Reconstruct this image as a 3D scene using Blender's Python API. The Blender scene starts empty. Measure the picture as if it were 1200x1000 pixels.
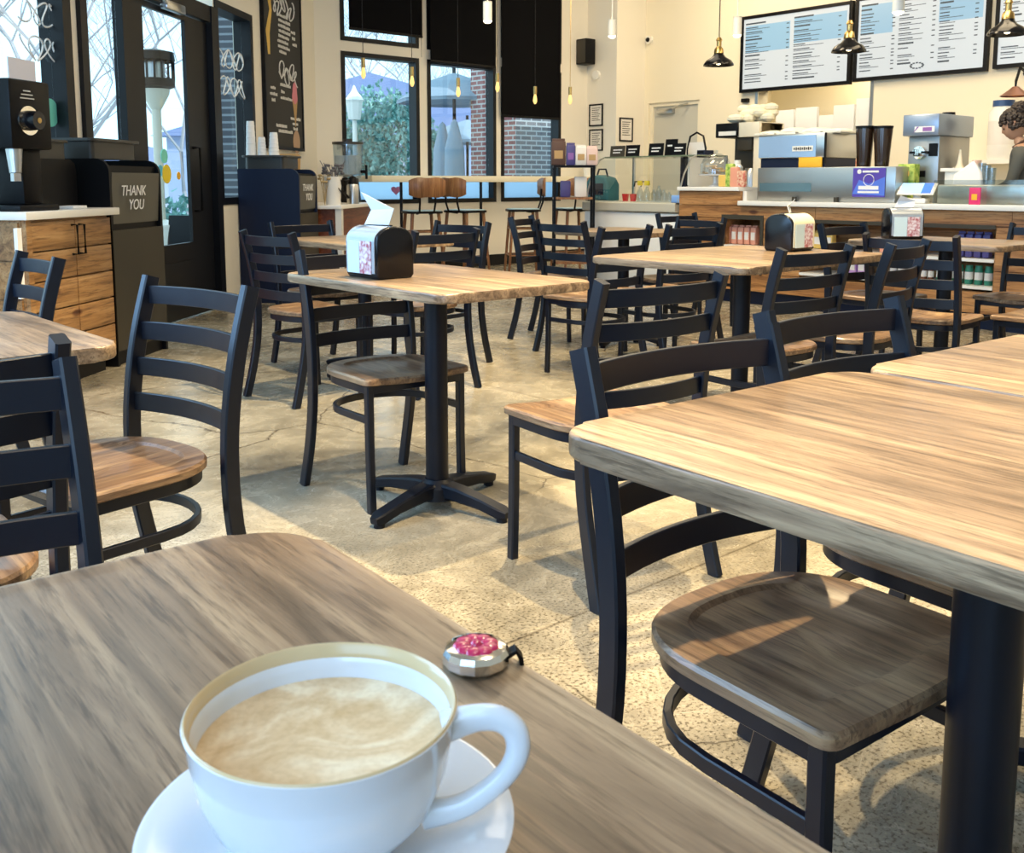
import bpy, bmesh, math, random
from mathutils import Vector, Matrix, Euler
random.seed(7)
PI=math.pi
COL=bpy.context.scene.collection
# ---------------------------------------------------------------- survey of the place
# room frame: X runs along the window wall, Y along the counter; camera stands over the origin
F=1150.;PPY=359.3;PX=600.;HC=1.082
PT=math.atan((PPY-213.)/F);TH=math.radians(48.8)
S,C=math.sin(TH),math.cos(TH)
def ray(px,py):
    a=(px-PX)/F;b=(PPY-py)/F
    yc=math.cos(PT)+b*math.sin(PT);z=-math.sin(PT)+b*math.cos(PT)
    return Vector((S*a+C*yc,-C*a+S*yc,z))
def G(px,py,z=0.):
    r=ray(px,py);t=(z-HC)/r.z;return Vector((r.x*t,r.y*t,z))
def onY(px,py,Y):
    r=ray(px,py);t=Y/r.y;return Vector((r.x*t,Y,HC+r.z*t))
def onX(px,py,X):
    r=ray(px,py);t=X/r.x;return Vector((X,r.y*t,HC+r.z*t))
def at(px,d,z=0.):
    xc=(px-PX)*d/(F/math.cos(PT));return Vector((S*xc+C*d,-C*xc+S*d,z))
def zat(py,d): return HC+(213.-py)*d/1159.
# chamfered entrance wall: s runs along it from the window wall towards the camera, n into the room
CW0=onY(372,200,9.8); CW0=Vector((CW0.x,9.8,0)); CD=Vector((-.738,-.675,0)); CN=Vector((.675,-.738,0))
CANG=math.atan2(CD.y,CD.x)
def cw(s,n=0.,z=0.): return CW0+CD*s+CN*n+Vector((0,0,z))
def onC(px,py,n=0.):
    r=ray(px,py);p0=CW0+CN*n
    # t*r.xy = p0 + s*CD
    det=r.x*(-CD.y)+CD.x*r.y
    t=(p0.x*(-CD.y)+CD.x*p0.y)/det
    P=Vector((r.x*t,r.y*t,0));s=(P-p0).dot(CD)
    return s,HC+r.z*t
# ---------------------------------------------------------------- materials
MATS={}
def mat(name,col,rough=.5,metal=0.,spec=.5,emit=None,es=1.,coat=0.):
    if name in MATS: return MATS[name]
    m=bpy.data.materials.new(name);m.use_nodes=True
    b=m.node_tree.nodes['Principled BSDF']
    b.inputs['Base Color'].default_value=(*col,1);b.inputs['Roughness'].default_value=rough
    b.inputs['Metallic'].default_value=metal;b.inputs['Specular IOR Level'].default_value=spec
    b.inputs['Coat Weight'].default_value=coat;b.inputs['Coat Roughness'].default_value=.1
    if emit: b.inputs['Emission Color'].default_value=(*emit,1);b.inputs['Emission Strength'].default_value=es
    MATS[name]=m;return m
class NT:
    def __init__(s,m): s.t=m.node_tree;s.b=s.t.nodes['Principled BSDF']
    def n(s,typ,**k):
        x=s.t.nodes.new(typ)
        for a,v in k.items():
            if a.startswith('i_'): x.inputs[a[2:].replace('_',' ')].default_value=v
            else: setattr(x,a,v)
        return x
    def l(s,a,b): s.t.links.new(a,b)
    def coord(s,scale=(1,1,1),rot=(0,0,0),kind='Object'):
        tc=s.n('ShaderNodeTexCoord');mp=s.n('ShaderNodeMapping')
        mp.inputs['Scale'].default_value=scale;mp.inputs['Rotation'].default_value=rot
        s.l(tc.outputs[kind],mp.inputs['Vector']);return mp.outputs['Vector']
    def ramp(s,fac,stops):
        r=s.n('ShaderNodeValToRGB');e=r.color_ramp.elements
        while len(e)<len(stops): e.new(.5)
        for i,(p,c) in enumerate(stops): e[i].position=p;e[i].color=(*c,1)
        s.l(fac,r.inputs['Fac']);return r.outputs['Color']
    def mix(s,fac,a,b,mode='MIX'):
        m=s.n('ShaderNodeMix',data_type='RGBA',blend_type=mode)
        if isinstance(fac,(int,float)): m.inputs[0].default_value=fac
        else: s.l(fac,m.inputs[0])
        for i,v in ((6,a),(7,b)):
            if isinstance(v,tuple): m.inputs[i].default_value=(*v,1)
            else: s.l(v,m.inputs[i])
        return m.outputs[2]
    def bump(s,h,strength=.2,dist=.01):
        b=s.n('ShaderNodeBump');b.inputs['Strength'].default_value=strength;b.inputs['Distance'].default_value=dist
        s.l(h,b.inputs['Height']);s.l(b.outputs['Normal'],s.b.inputs['Normal'])
def wood(name,dark,mid,light,axis='y',rough=.38,scale=1.,plank=0.,coat=.0,knots=False):
    m=mat(name,mid,rough,coat=coat);t=NT(m)
    st={'x':(1.3*scale,22*scale,22*scale),'y':(22*scale,1.3*scale,22*scale),'z':(22*scale,22*scale,1.3*scale)}[axis]
    v=t.coord(st)
    n1=t.n('ShaderNodeTexNoise',i_Scale=1.4,i_Detail=6.,i_Roughness=.65,i_Distortion=.6);t.l(v,n1.inputs['Vector'])
    st2=tuple(x*3.2 for x in st);v2=t.coord(st2)
    n2=t.n('ShaderNodeTexNoise',i_Scale=2.2,i_Detail=4.,i_Roughness=.7);t.l(v2,n2.inputs['Vector'])
    v3=t.coord(tuple(x/5 for x in st))
    n3=t.n('ShaderNodeTexNoise',i_Scale=1.2,i_Detail=3.);t.l(v3,n3.inputs['Vector'])
    c1=t.ramp(n1.outputs['Fac'],[(.3,dark),(.5,mid),(.68,light)])
    c2=t.ramp(n2.outputs['Fac'],[(.36,(.30,.27,.26)),(.5,(1,1,1))])
    c=t.mix(.7,c1,c2,'MULTIPLY')
    c3=t.ramp(n3.outputs['Fac'],[(.35,(.68,.66,.66)),(.62,(1.1,1.08,1.05))])
    c=t.mix(.8,c,c3,'MULTIPLY')
    if plank:
        ax={'x':1,'y':0,'z':0}[axis]
        sep=t.n('ShaderNodeSeparateXYZ');t.l(t.coord((1,1,1)),sep.inputs[0])
        d=t.n('ShaderNodeMath',operation='DIVIDE');t.l(sep.outputs[ax],d.inputs[0]);d.inputs[1].default_value=plank
        fl=t.n('ShaderNodeMath',operation='FLOOR');t.l(d.outputs[0],fl.inputs[0])
        wn=t.n('ShaderNodeTexWhiteNoise',noise_dimensions='1D');t.l(fl.outputs[0],wn.inputs['W'])
        cc=t.ramp(wn.outputs['Value'],[(0,(.72,.68,.66)),(1,(1.15,1.1,1.05))]);c=t.mix(.8,c,cc,'MULTIPLY')
    if knots:
        vo=t.n('ShaderNodeTexVoronoi',i_Scale=2.6);t.l(t.coord((1,1,2.6) if axis!='z' else (2.6,2.6,1)),vo.inputs['Vector'])
        k=t.ramp(vo.outputs['Distance'],[(.0,(.12,.06,.03)),(.09,(.35,.22,.14)),(.16,(1,1,1))]);c=t.mix(1.,c,k,'MULTIPLY')
    t.l(c,t.b.inputs['Base Color']);t.bump(n2.outputs['Fac'],.12,.002)
    return m
M={}
M['paint']=mat('navy_black_powder_coat',(.003,.006,.0145),.35,spec=.4)
M['pole']=mat('black_textured_pole',(.002,.004,.010),.42,spec=.3)
M['rubber']=mat('black_rubber',(.01,.01,.011),.7)
M['black']=mat('satin_black',(.003,.003,.004),.42,spec=.2)
M['blackgloss']=mat('gloss_black_plastic',(.004,.004,.006),.18,spec=.4)
M['frame']=mat('dark_bronze_window_frame',(.005,.006,.009),.4,spec=.3)
M['greypanel']=mat('dark_taupe_laminate',(.05,.043,.03),.5,spec=.3)
M['navy']=mat('navy_laminate',(.004,.010,.035),.45,spec=.3)
M['cream']=mat('cream_paint',(.84,.77,.60),.6)
M['wall']=mat('warm_white_wall_paint',(.84,.79,.68),.7)
M['white']=mat('white_solid_surface',(.86,.84,.78),.3)
M['porcelain']=mat('white_porcelain',(.72,.74,.76),.09,spec=.6,coat=.3)
M['steel']=mat('brushed_steel',(.55,.56,.56),.28,metal=1.)
M['chrome']=mat('polished_chrome',(.8,.78,.72),.1,metal=1.)
M['brass']=mat('aged_brass',(.55,.38,.14),.28,metal=1.)
M['paper']=mat('white_paper',(.86,.86,.85),.8)
M['kraft']=mat('brown_kraft_paper',(.5,.32,.14),.8)
M['red']=mat('red_plastic',(.6,.02,.02),.35)
M['yellow']=mat('yellow_plastic',(.85,.65,.03),.4)
M['orange']=mat('orange_cloth',(.9,.48,.03),.7)
M['bulb']=mat('lit_warm_bulb',(1,.9,.7),.3,emit=(1,.82,.5),es=9.)
M['edison']=mat('dim_filament',(1,.75,.3),.3,emit=(1,.65,.2),es=.9)
M['lampwhite']=mat('white_lamp_housing',(.8,.78,.7),.4)
M['teal']=mat('teal_fabric',(.03,.16,.2),.7)
M['skin']=mat('skin',(.45,.26,.17),.5)
M['hair']=mat('dark_curly_hair',(.02,.012,.01),.55)
M['shirt']=mat('charcoal_cloth',(.07,.075,.07),.85)
M['apron']=mat('brown_apron_strap',(.09,.05,.035),.8)
M['concrete_out']=mat('pale_pavement',(.42,.44,.45),.8)
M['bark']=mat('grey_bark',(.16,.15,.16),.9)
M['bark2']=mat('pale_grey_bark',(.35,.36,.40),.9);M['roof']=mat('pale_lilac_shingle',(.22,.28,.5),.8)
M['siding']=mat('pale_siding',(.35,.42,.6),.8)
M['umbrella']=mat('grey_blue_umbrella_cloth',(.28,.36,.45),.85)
M['stoolseat']=mat('pale_blue_stool_pad',(.45,.62,.68),.5)
M['purple']=mat('purple_wrap',(.28,.12,.4),.5)
M['lilac']=mat('lilac_bag',(.5,.28,.6),.5)
M['indigo']=mat('indigo_bag',(.07,.06,.22),.45)
M['green']=mat('green_tin',(.03,.22,.14),.4)
M['pinkbag']=mat('salmon_bag',(.75,.33,.22),.55)
M['gold']=mat('mustard_bag',(.75,.5,.12),.55)
M['label']=mat('pale_label',(.8,.76,.7),.6)
M['darkbean']=mat('dark_bean_hopper',(.03,.015,.008),.12,spec=.7)
M['pink']=mat('pink_sticker',(.85,.3,.6),.5)
M['mint']=mat('mint_sticker',(.2,.75,.65),.5)
M['wood_table']=wood('greyed_oak_laminate',(.10,.066,.04),(.30,.205,.125),(.53,.385,.235),'y',.3)
M['wood_seat']=wood('brown_walnut_veneer',(.10,.055,.03),(.29,.185,.11),(.50,.35,.20),'y',.3,scale=.8,plank=.085)
M['wood_counter']=wood('rustic_pine_plank',(.2,.08,.025),(.5,.235,.075),(.66,.36,.14),'y',.5,scale=.6,knots=True)
M['wood_cab']=wood('rustic_pine_cabinet',(.14,.065,.022),(.36,.19,.07),(.5,.3,.13),'x',.45,scale=.6,knots=True)
M['wood_stool']=wood('honey_walnut',(.16,.06,.02),(.28,.12,.045),(.38,.2,.08),'z',.35)
M['cherry']=wood('cherry_panel',(.12,.03,.012),(.2,.055,.02),(.28,.09,.035),'x',.4)
# polished concrete with stains, aggregate and hairline cracks
def concrete():
    m=mat('polished_concrete',(.4,.35,.27),.3);t=NT(m);v=t.coord()
    n=t.n('ShaderNodeTexNoise',i_Scale=1.1,i_Detail=8.,i_Roughness=.62,i_Distortion=.8);t.l(v,n.inputs['Vector'])
    c=t.ramp(n.outputs['Fac'],[(.3,(.12,.108,.085)),(.45,(.27,.24,.18)),(.58,(.42,.37,.275)),(.75,(.52,.47,.37))])
    n2=t.n('ShaderNodeTexNoise',i_Scale=7.,i_Detail=6.,i_Roughness=.75,i_Distortion=1.2);t.l(v,n2.inputs['Vector'])
    c=t.mix(.7,c,t.ramp(n2.outputs['Fac'],[(.33,(.62,.6,.56)),(.6,(1.1,1.1,1.08))]),'MULTIPLY')
    vo=t.n('ShaderNodeTexVoronoi',i_Scale=150.);t.l(v,vo.inputs['Vector'])
    n4=t.n('ShaderNodeTexNoise',i_Scale=120.,i_Detail=2.);t.l(v,n4.inputs['Vector'])
    sp=t.ramp(n4.outputs['Fac'],[(.36,(.35,.32,.28)),(.47,(1,1,1)),(.62,(1.02,1.02,1.02)),(.7,(1.3,1.27,1.2))])
    # aggregate is exposed where the slab was ground near the front tables
    sep=t.n('ShaderNodeSeparateXYZ');t.l(v,sep.inputs[0])
    ad=t.n('ShaderNodeMath',operation='ADD');t.l(sep.outputs[0],ad.inputs[0]);t.l(sep.outputs[1],ad.inputs[1])
    mr=t.n('ShaderNodeMapRange');t.l(ad.outputs[0],mr.inputs['Value']);mr.inputs['From Min'].default_value=5.;mr.inputs['From Max'].default_value=3.2
    mr.inputs['To Min'].default_value=.12;mr.inputs['To Max'].default_value=.95
    c=t.mix(mr.outputs['Result'],c,sp,'MULTIPLY')
    nd=t.n('ShaderNodeTexNoise',i_Scale=2.2,i_Detail=6.,i_Roughness=.6);t.l(v,nd.inputs['Vector'])
    mx=t.mix(.12,v,nd.outputs['Color'])
    cr=t.n('ShaderNodeTexVoronoi',feature='DISTANCE_TO_EDGE',i_Scale=.8);t.l(mx,cr.inputs['Vector'])
    nm=t.n('ShaderNodeTexNoise',i_Scale=.7,i_Detail=1.);t.l(v,nm.inputs['Vector']);mk=t.n('ShaderNodeMapRange');t.l(nm.outputs['Fac'],mk.inputs['Value']);mk.inputs['From Min'].default_value=.47;mk.inputs['From Max'].default_value=.52;mk.inputs['To Max'].default_value=.85
    c=t.mix(mk.outputs['Result'],c,t.ramp(cr.outputs['Distance'],[(.0,(.18,.15,.13)),(.0018,(.5,.47,.43)),(.0035,(1,1,1))]),'MULTIPLY')
    for ax_,c0,w0 in ((1,1.66,.004),(0,3.3,.004)):
        sb=t.n('ShaderNodeMath',operation='SUBTRACT');t.l(sep.outputs[ax_],sb.inputs[0]);sb.inputs[1].default_value=c0
        ab=t.n('ShaderNodeMath',operation='ABSOLUTE');t.l(sb.outputs[0],ab.inputs[0]);c=t.mix(1.,c,t.ramp(ab.outputs[0],[(.0,(.4,.36,.32)),(.003,(.6,.56,.5)),(.005,(1,1,1))]),'MULTIPLY')
    t.l(c,t.b.inputs['Base Color'])
    rr=t.n('ShaderNodeMapRange');t.l(n2.outputs['Fac'],rr.inputs['Value']);rr.inputs['To Min'].default_value=.1;rr.inputs['To Max'].default_value=.42
    t.l(rr.outputs['Result'],t.b.inputs['Roughness']);t.bump(n4.outputs['Fac'],.06,.002)
    return m
M['floor']=concrete()
def brick(name,c1,c2,mortar,rot=(0,0,0),sc=1.):
    m=mat(name,c1,.85);t=NT(m);v0=t.coord();sp_=t.n('ShaderNodeSeparateXYZ');cb=t.n('ShaderNodeCombineXYZ');t.l(v0,sp_.inputs[0]);t.l(sp_.outputs[1 if rot[2] else 0],cb.inputs[0]);t.l(sp_.outputs[2],cb.inputs[1]);v=cb.outputs[0]
    b=t.n('ShaderNodeTexBrick',i_Scale=sc);t.l(v,b.inputs['Vector'])
    b.inputs['Color1'].default_value=(*c1,1);b.inputs['Color2'].default_value=(*c2,1);b.inputs['Mortar'].default_value=(*mortar,1)
    b.inputs['Mortar Size'].default_value=.012;b.inputs['Brick Width'].default_value=.22;b.inputs['Row Height'].default_value=.075
    t.l(b.outputs['Color'],t.b.inputs['Base Color']);return m
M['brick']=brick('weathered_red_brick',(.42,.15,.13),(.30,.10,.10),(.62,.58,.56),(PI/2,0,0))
M['brick_grey']=brick('shaded_grey_brick',(.20,.2,.23),(.13,.13,.16),(.46,.5,.54),(PI/2,0,0))  # brick for the wing's shaded face, shade put into its grey colour
def foliage(name,a,b,sc=6.):
    m=mat(name,a,.7);t=NT(m);n=t.n('ShaderNodeTexNoise',i_Scale=sc,i_Detail=3.);t.l(t.coord(),n.inputs['Vector'])
    t.l(t.ramp(n.outputs['Fac'],[(.35,a),(.65,b)]),t.b.inputs['Base Color']);return m
M['bush']=foliage('blue_green_leaf',(.08,.28,.26),(.35,.6,.55))
M['leaf']=foliage('green_leaf',(.05,.12,.02),(.2,.3,.06))
M['fruitbox']=foliage('green_fruit_print',(.12,.3,.03),(.6,.7,.15),25.)
M['snack']=foliage('red_and_gold_snack_print',(.55,.1,.08),(.8,.6,.4),40.)
M['ad']=foliage('floral_advert_print',(.8,.72,.75),(.4,.08,.1),70.)
M['ad'].name='floral_advert_print'
def glass(name,tint=(1,1,1),refl=.06,rough=0.):
    m=bpy.data.materials.new(name);m.use_nodes=True;nt=m.node_tree;nt.nodes.clear()
    o=nt.nodes.new('ShaderNodeOutputMaterial');mx=nt.nodes.new('ShaderNodeMixShader');tr=nt.nodes.new('ShaderNodeBsdfTransparent')
    gl=nt.nodes.new('ShaderNodeBsdfGlossy');gl.inputs['Roughness'].default_value=rough
    tr.inputs['Color'].default_value=(*tint,1);mx.inputs[0].default_value=refl
    nt.links.new(tr.outputs[0],mx.inputs[1]);nt.links.new(gl.outputs[0],mx.inputs[2]);nt.links.new(mx.outputs[0],o.inputs[0])
    MATS[name]=m;return m
M['glass']=glass('window_glass',(.93,.98,1),.05)
M['case_glass']=glass('display_case_glass',(.93,.97,.95),.12)
M['clear']=glass('clear_plastic',(.85,.9,.93),.15,.05)
def frosted():
    m=bpy.data.materials.new('frosted_band');m.use_nodes=True;nt=m.node_tree;nt.nodes.clear()
    o=nt.nodes.new('ShaderNodeOutputMaterial');mx=nt.nodes.new('ShaderNodeMixShader');tr=nt.nodes.new('ShaderNodeBsdfTransparent');tl=nt.nodes.new('ShaderNodeBsdfTranslucent')
    tl.inputs['Color'].default_value=(.75,.88,1,1);tr.inputs['Color'].default_value=(.85,.93,1,1);mx.inputs[0].default_value=.75
    nt.links.new(tr.outputs[0],mx.inputs[1]);nt.links.new(tl.outputs[0],mx.inputs[2]);nt.links.new(mx.outputs[0],o.inputs[0]);return m
M['frost']=frosted()
M['blind']=mat('black_roller_blind_cloth',(.003,.003,.004),.85,spec=.1)
def foam():
    m=mat('latte_foam',(.7,.55,.35),.35);t=NT(m);v=t.coord((1,1,1))
    n=t.n('ShaderNodeTexNoise',i_Scale=20.,i_Detail=4.,i_Distortion=2.2);t.l(v,n.inputs['Vector'])
    c=t.ramp(n.outputs['Fac'],[(.3,(.58,.39,.19)),(.5,(.72,.54,.32)),(.66,(.85,.72,.5))])
    n2=t.n('ShaderNodeTexNoise',i_Scale=300.,i_Detail=2.);t.l(v,n2.inputs['Vector'])
    c=t.mix(.35,c,t.ramp(n2.outputs['Fac'],[(.4,(.8,.75,.68)),(.55,(1,1,1))]),'MULTIPLY')
    t.l(c,t.b.inputs['Base Color']);return m
M['foam']=foam()
M['stainedrim']=mat('coffee_stained_glaze',(.62,.47,.26),.15)
# ---------------------------------------------------------------- mesh helpers
class MB:
    """collects shapes into one mesh"""
    def __init__(s): s.bm=bmesh.new();s.mi=0
    def _fin(s,vs,M4=None):
        if M4 is not None: bmesh.ops.transform(s.bm,matrix=M4,verts=vs)
        if s.mi:
            fs={f for v in vs for f in v.link_faces}
            for f in fs: f.material_index=s.mi
        return s
    def box(s,c,size,rz=0.,rot=None,bev=0.,seg=2):
        r=bmesh.ops.create_cube(s.bm,size=1.);vs=r['verts']
        R=(rot.to_matrix() if rot else Euler((0,0,rz)).to_matrix()).to_4x4()
        bmesh.ops.transform(s.bm,matrix=Matrix.Diagonal((*size,1)),verts=vs)
        if bev:
            es=list({e for v in vs for e in v.link_edges})
            o=bmesh.ops.bevel(s.bm,geom=es,offset=bev,segments=seg,affect='EDGES',profile=.5)
            vs=list({v for f in o['faces'] for v in f.verts}|{v for v in vs if v.is_valid})
            vs=s._island(vs)
        return s._fin(vs,Matrix.Translation(c)@R)
    def _island(s,vs):
        seen=set(vs);st=list(vs)
        while st:
            v=st.pop()
            for e in v.link_edges:
                w=e.other_vert(v)
                if w not in seen: seen.add(w);st.append(w)
        return list(seen)
    def b2(s,a,b,bev=0.):
        a=Vector(a);b=Vector(b);return s.box((a+b)/2,[abs(x) or 1e-4 for x in (b-a)],bev=bev)
    def cyl(s,p0,p1,r0,r1=None,seg=16,caps=True):
        p0=Vector(p0);p1=Vector(p1);r1=r0 if r1 is None else r1;d=p1-p0
        r=bmesh.ops.create_cone(s.bm,cap_ends=caps,segments=seg,radius1=max(r0,1e-4),radius2=max(r1,1e-4),depth=d.length)
        q=d.to_track_quat('Z','Y').to_matrix().to_4x4()
        return s._fin(r['verts'],Matrix.Translation((p0+p1)/2)@q)
    def sph(s,c,r,u=16,v=10):
        rr=(r,r,r) if isinstance(r,(int,float)) else r
        o=bmesh.ops.create_uvsphere(s.bm,u_segments=u,v_segments=v,radius=1.)
        return s._fin(o['verts'],Matrix.Translation(c)@Matrix.Diagonal((*rr,1)))
    def sweep(s,path,w,h,up=Vector((0,0,1)),closed=False,round_=False,seg=8):
        """rectangular (w sideways, h along up) or round section swept along a path"""
        P=[Vector(p) for p in path];n=len(P);rings=[]
        for i,p in enumerate(P):
            a=P[(i-1)%n] if (closed or i>0) else p;b=P[(i+1)%n] if (closed or i<n-1) else p
            t=(b-a).normalized();sd=t.cross(up)
            if sd.length<1e-4: sd=t.cross(Vector((0,1,0)))
            sd.normalize();u=sd.cross(t).normalized()
            ww=w[i] if isinstance(w,(list,tuple)) else w;hh=h[i] if isinstance(h,(list,tuple)) else h
            if round_: off=[(math.cos(2*PI*k/seg)*ww/2,math.sin(2*PI*k/seg)*hh/2) for k in range(seg)]
            else:
                c=min(ww,hh)*.14;x,y=ww/2,hh/2
                off=[(x-c,-y),(x,-y+c),(x,y-c),(x-c,y),(-x+c,y),(-x,y-c),(-x,-y+c),(-x+c,-y)]
            rings.append([s.bm.verts.new(p+sd*o[0]+u*o[1]) for o in off])
        m=len(rings[0]);fs=[]
        for i in range(n if closed else n-1):
            A=rings[i];B=rings[(i+1)%n]
            for k in range(m): fs.append(s.bm.faces.new((A[k],A[(k+1)%m],B[(k+1)%m],B[k])))
        if not closed: fs.append(s.bm.faces.new(list(reversed(rings[0]))));fs.append(s.bm.faces.new(rings[-1]))
        for f in fs: f.material_index=s.mi
        return s
    def tube(s,path,r,seg=8,closed=False):
        d=[2*x for x in r] if isinstance(r,(list,tuple)) else 2*r
        return s.sweep(path,d,d,round_=True,seg=seg,closed=closed)
    def lathe(s,prof,c=(0,0,0),seg=48,rot=None):
        c=Vector(c);rings=[]
        for (r,z) in prof:
            if r<1e-5: rings.append([s.bm.verts.new((0,0,z))])
            else: rings.append([s.bm.verts.new((r*math.cos(2*PI*k/seg),r*math.sin(2*PI*k/seg),z)) for k in range(seg)])
        for A,B in zip(rings,rings[1:]):
            for k in range(seg):
                a=[A[k%len(A)],A[(k+1)%seg%len(A)],B[(k+1)%seg%len(B)],B[k%len(B)]]
                a=list(dict.fromkeys(a))
                if len(a)>2:
                    f=s.bm.faces.new(a);f.material_index=s.mi
        vs=[v for r in rings for v in r]
        bmesh.ops.transform(s.bm,matrix=Matrix.Translation(c)@(rot.to_matrix().to_4x4() if rot else Matrix()),verts=vs)
        return s
    def prism(s,pts,z0,z1,bev=0.,M4=None):
        """closed outline in xy extruded z0..z1"""
        A=[s.bm.verts.new((p[0],p[1],z0)) for p in pts];B=[s.bm.verts.new((p[0],p[1],z1)) for p in pts];n=len(pts)
        old=set(s.bm.verts)-set(A)-set(B)
        fs=[s.bm.faces.new(list(reversed(A))),s.bm.faces.new(B)]
        for k in range(n): fs.append(s.bm.faces.new((A[k],A[(k+1)%n],B[(k+1)%n],B[k])))
        vs=A+B
        if bev:
            es=[e for f in fs[:2] for e in f.edges]
            bmesh.ops.bevel(s.bm,geom=es,offset=bev,segments=3,affect='EDGES',profile=.5)
            vs=[v for v in s.bm.verts if v not in old]
        return s._fin(vs,M4)
    def quad(s,a,b,c,d):
        f=s.bm.faces.new([s.bm.verts.new(x) for x in (a,b,c,d)]);f.material_index=s.mi;return s
    def build(s,name,m,parent=None,smooth=35,kind=None,label=None):
        me=bpy.data.meshes.new(name);bmesh.ops.recalc_face_normals(s.bm,faces=s.bm.faces[:]);s.bm.to_mesh(me);s.bm.free()
        for x in (m if isinstance(m,(list,tuple)) else [m]): me.materials.append(x)
        if smooth:
            me.polygons.foreach_set('use_smooth',[True]*len(me.polygons))
            me.set_sharp_from_angle(angle=math.radians(smooth))
        o=bpy.data.objects.new(name,me);COL.objects.link(o)
        if parent: o.parent=parent
        if kind: o['kind']=kind
        if label: o['label']=label
        return o
def thing(name,label,cat,loc=(0,0,0),rz=0.,group=None):
    o=bpy.data.objects.new(name,None);COL.objects.link(o);o.empty_display_size=.05
    o.location=loc;o.rotation_euler=(0,0,rz);o['label']=label;o['category']=cat
    if group: o['group']=group
    return o
def tag(o,label,cat,group=None,kind=None):
    o['label']=label;o['category']=cat
    if group: o['group']=group
    if kind: o['kind']=kind
    return o
def place(o,loc,rz=0.): o.location=loc;o.rotation_euler=(0,0,rz);return o
def dup(root,loc,rz,label,group=None):
    r=root.copy();COL.objects.link(r);r.location=loc;r.rotation_euler=(0,0,rz);r['label']=label
    if group: r['group']=group
    for ch in list(root.children):
        c=ch.copy();COL.objects.link(c);c.parent=r
        for g in list(ch.children):
            d=g.copy();COL.objects.link(d);d.parent=c
    return r
def rrect(w,d,r,seg=8):
    pts=[]
    for cx,cy,a0 in ((w/2-r,d/2-r,0),(-w/2+r,d/2-r,PI/2),(-w/2+r,-d/2+r,PI),(w/2-r,-d/2+r,1.5*PI)):
        for k in range(seg+1):
            a=a0+PI/2*k/seg;pts.append((cx+r*math.cos(a),cy+r*math.sin(a)))
    return pts
def smooth_path(P,n=5,extra=()):
    P=[Vector(p) for p in P];Q=[];E=[[] for _ in extra]
    for i in range(len(P)-1):
        a=P[max(i-1,0)];b=P[i];c=P[i+1];d=P[min(i+2,len(P)-1)]
        for k in range(n):
            t=k/n;Q.append(.5*((2*b)+(c-a)*t+(2*a-5*b+4*c-d)*t*t+(3*b-a-3*c+d)*t**3))
            for e,x in zip(E,extra): e.append(x[i]+(x[i+1]-x[i])*t)
    Q.append(P[-1])
    for e,x in zip(E,extra): e.append(x[-1])
    return Q,E
def text(body,size,m,parent,M4,name='lettering',ext=.0008,shear=0.,label=None):
    cu=bpy.data.curves.new(name,'FONT');cu.body=body;cu.size=size;cu.extrude=ext;cu.align_x='CENTER';cu.align_y='CENTER';cu.shear=shear
    cu.space_line=.95
    t=bpy.data.objects.new('tmp_text',cu);COL.objects.link(t);bpy.context.view_layer.update()
    me=bpy.data.meshes.new_from_object(t.evaluated_get(bpy.context.evaluated_depsgraph_get()))
    bpy.data.objects.remove(t);me.transform(M4);me.materials.clear();me.materials.append(m)
    o=bpy.data.objects.new(name,me);COL.objects.link(o);o.parent=parent
    if label:o['label']=label
    return o
def face_m(origin,xdir,zdir=(0,0,1)):
    """matrix mapping text xy plane to a vertical plane: x->xdir, y->up"""
    x=Vector(xdir).normalized();y=Vector(zdir).normalized();z=x.cross(y)
    m=Matrix((( x.x,y.x,z.x,origin[0]),(x.y,y.y,z.y,origin[1]),(x.z,y.z,z.z,origin[2]),(0,0,0,1)));return m
# ---------------------------------------------------------------- room shell
CEIL=4.4;WY=9.8;MX=10.5
def struct(mb,name,m,loc=(0,0,0),rz=0.): 
    o=mb.build(name,m,kind='structure',smooth=None);o.location=loc;o.rotation_euler=(0,0,rz);return o
def holes(mb,u0,u1,v0,v1,hs,t0,t1,axis):
    us=sorted({u0,u1,*[h[0] for h in hs],*[h[1] for h in hs]});vs=sorted({v0,v1,*[h[2] for h in hs],*[h[3] for h in hs]})
    for a,b in zip(us,us[1:]):
        run=None
        for c,d in zip(vs,vs[1:]):
            mu,mv=(a+b)/2,(c+d)/2
            ok=not any(h[0]<mu<h[1] and h[2]<mv<h[3] for h in hs)
            if ok:
                if axis=='x': mb.b2((a,t0,c),(b,t1,d))
                else: mb.b2((t0,a,c),(t1,b,d))
    bmesh.ops.remove_doubles(mb.bm,verts=mb.bm.verts[:],dist=1e-4)
E0=cw(11.6)
mb=MB();mb.prism([(MX+.2,-4.2),(MX+.2,10.),(CW0.x-.05,10.),(E0.x-.2,E0.y+.1),(E0.x-.2,-4.2)],-.1,0.);struct(mb,'floor',M['floor'])
mb=MB();mb.prism([(MX+.2,-4.2),(MX+.2,10.),(CW0.x-.05,10.),(E0.x-.2,E0.y+.1),(E0.x-.2,-4.2)],CEIL,CEIL+.1);struct(mb,'ceiling',mat('ceiling_paint',(.6,.58,.54),.8))
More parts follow.
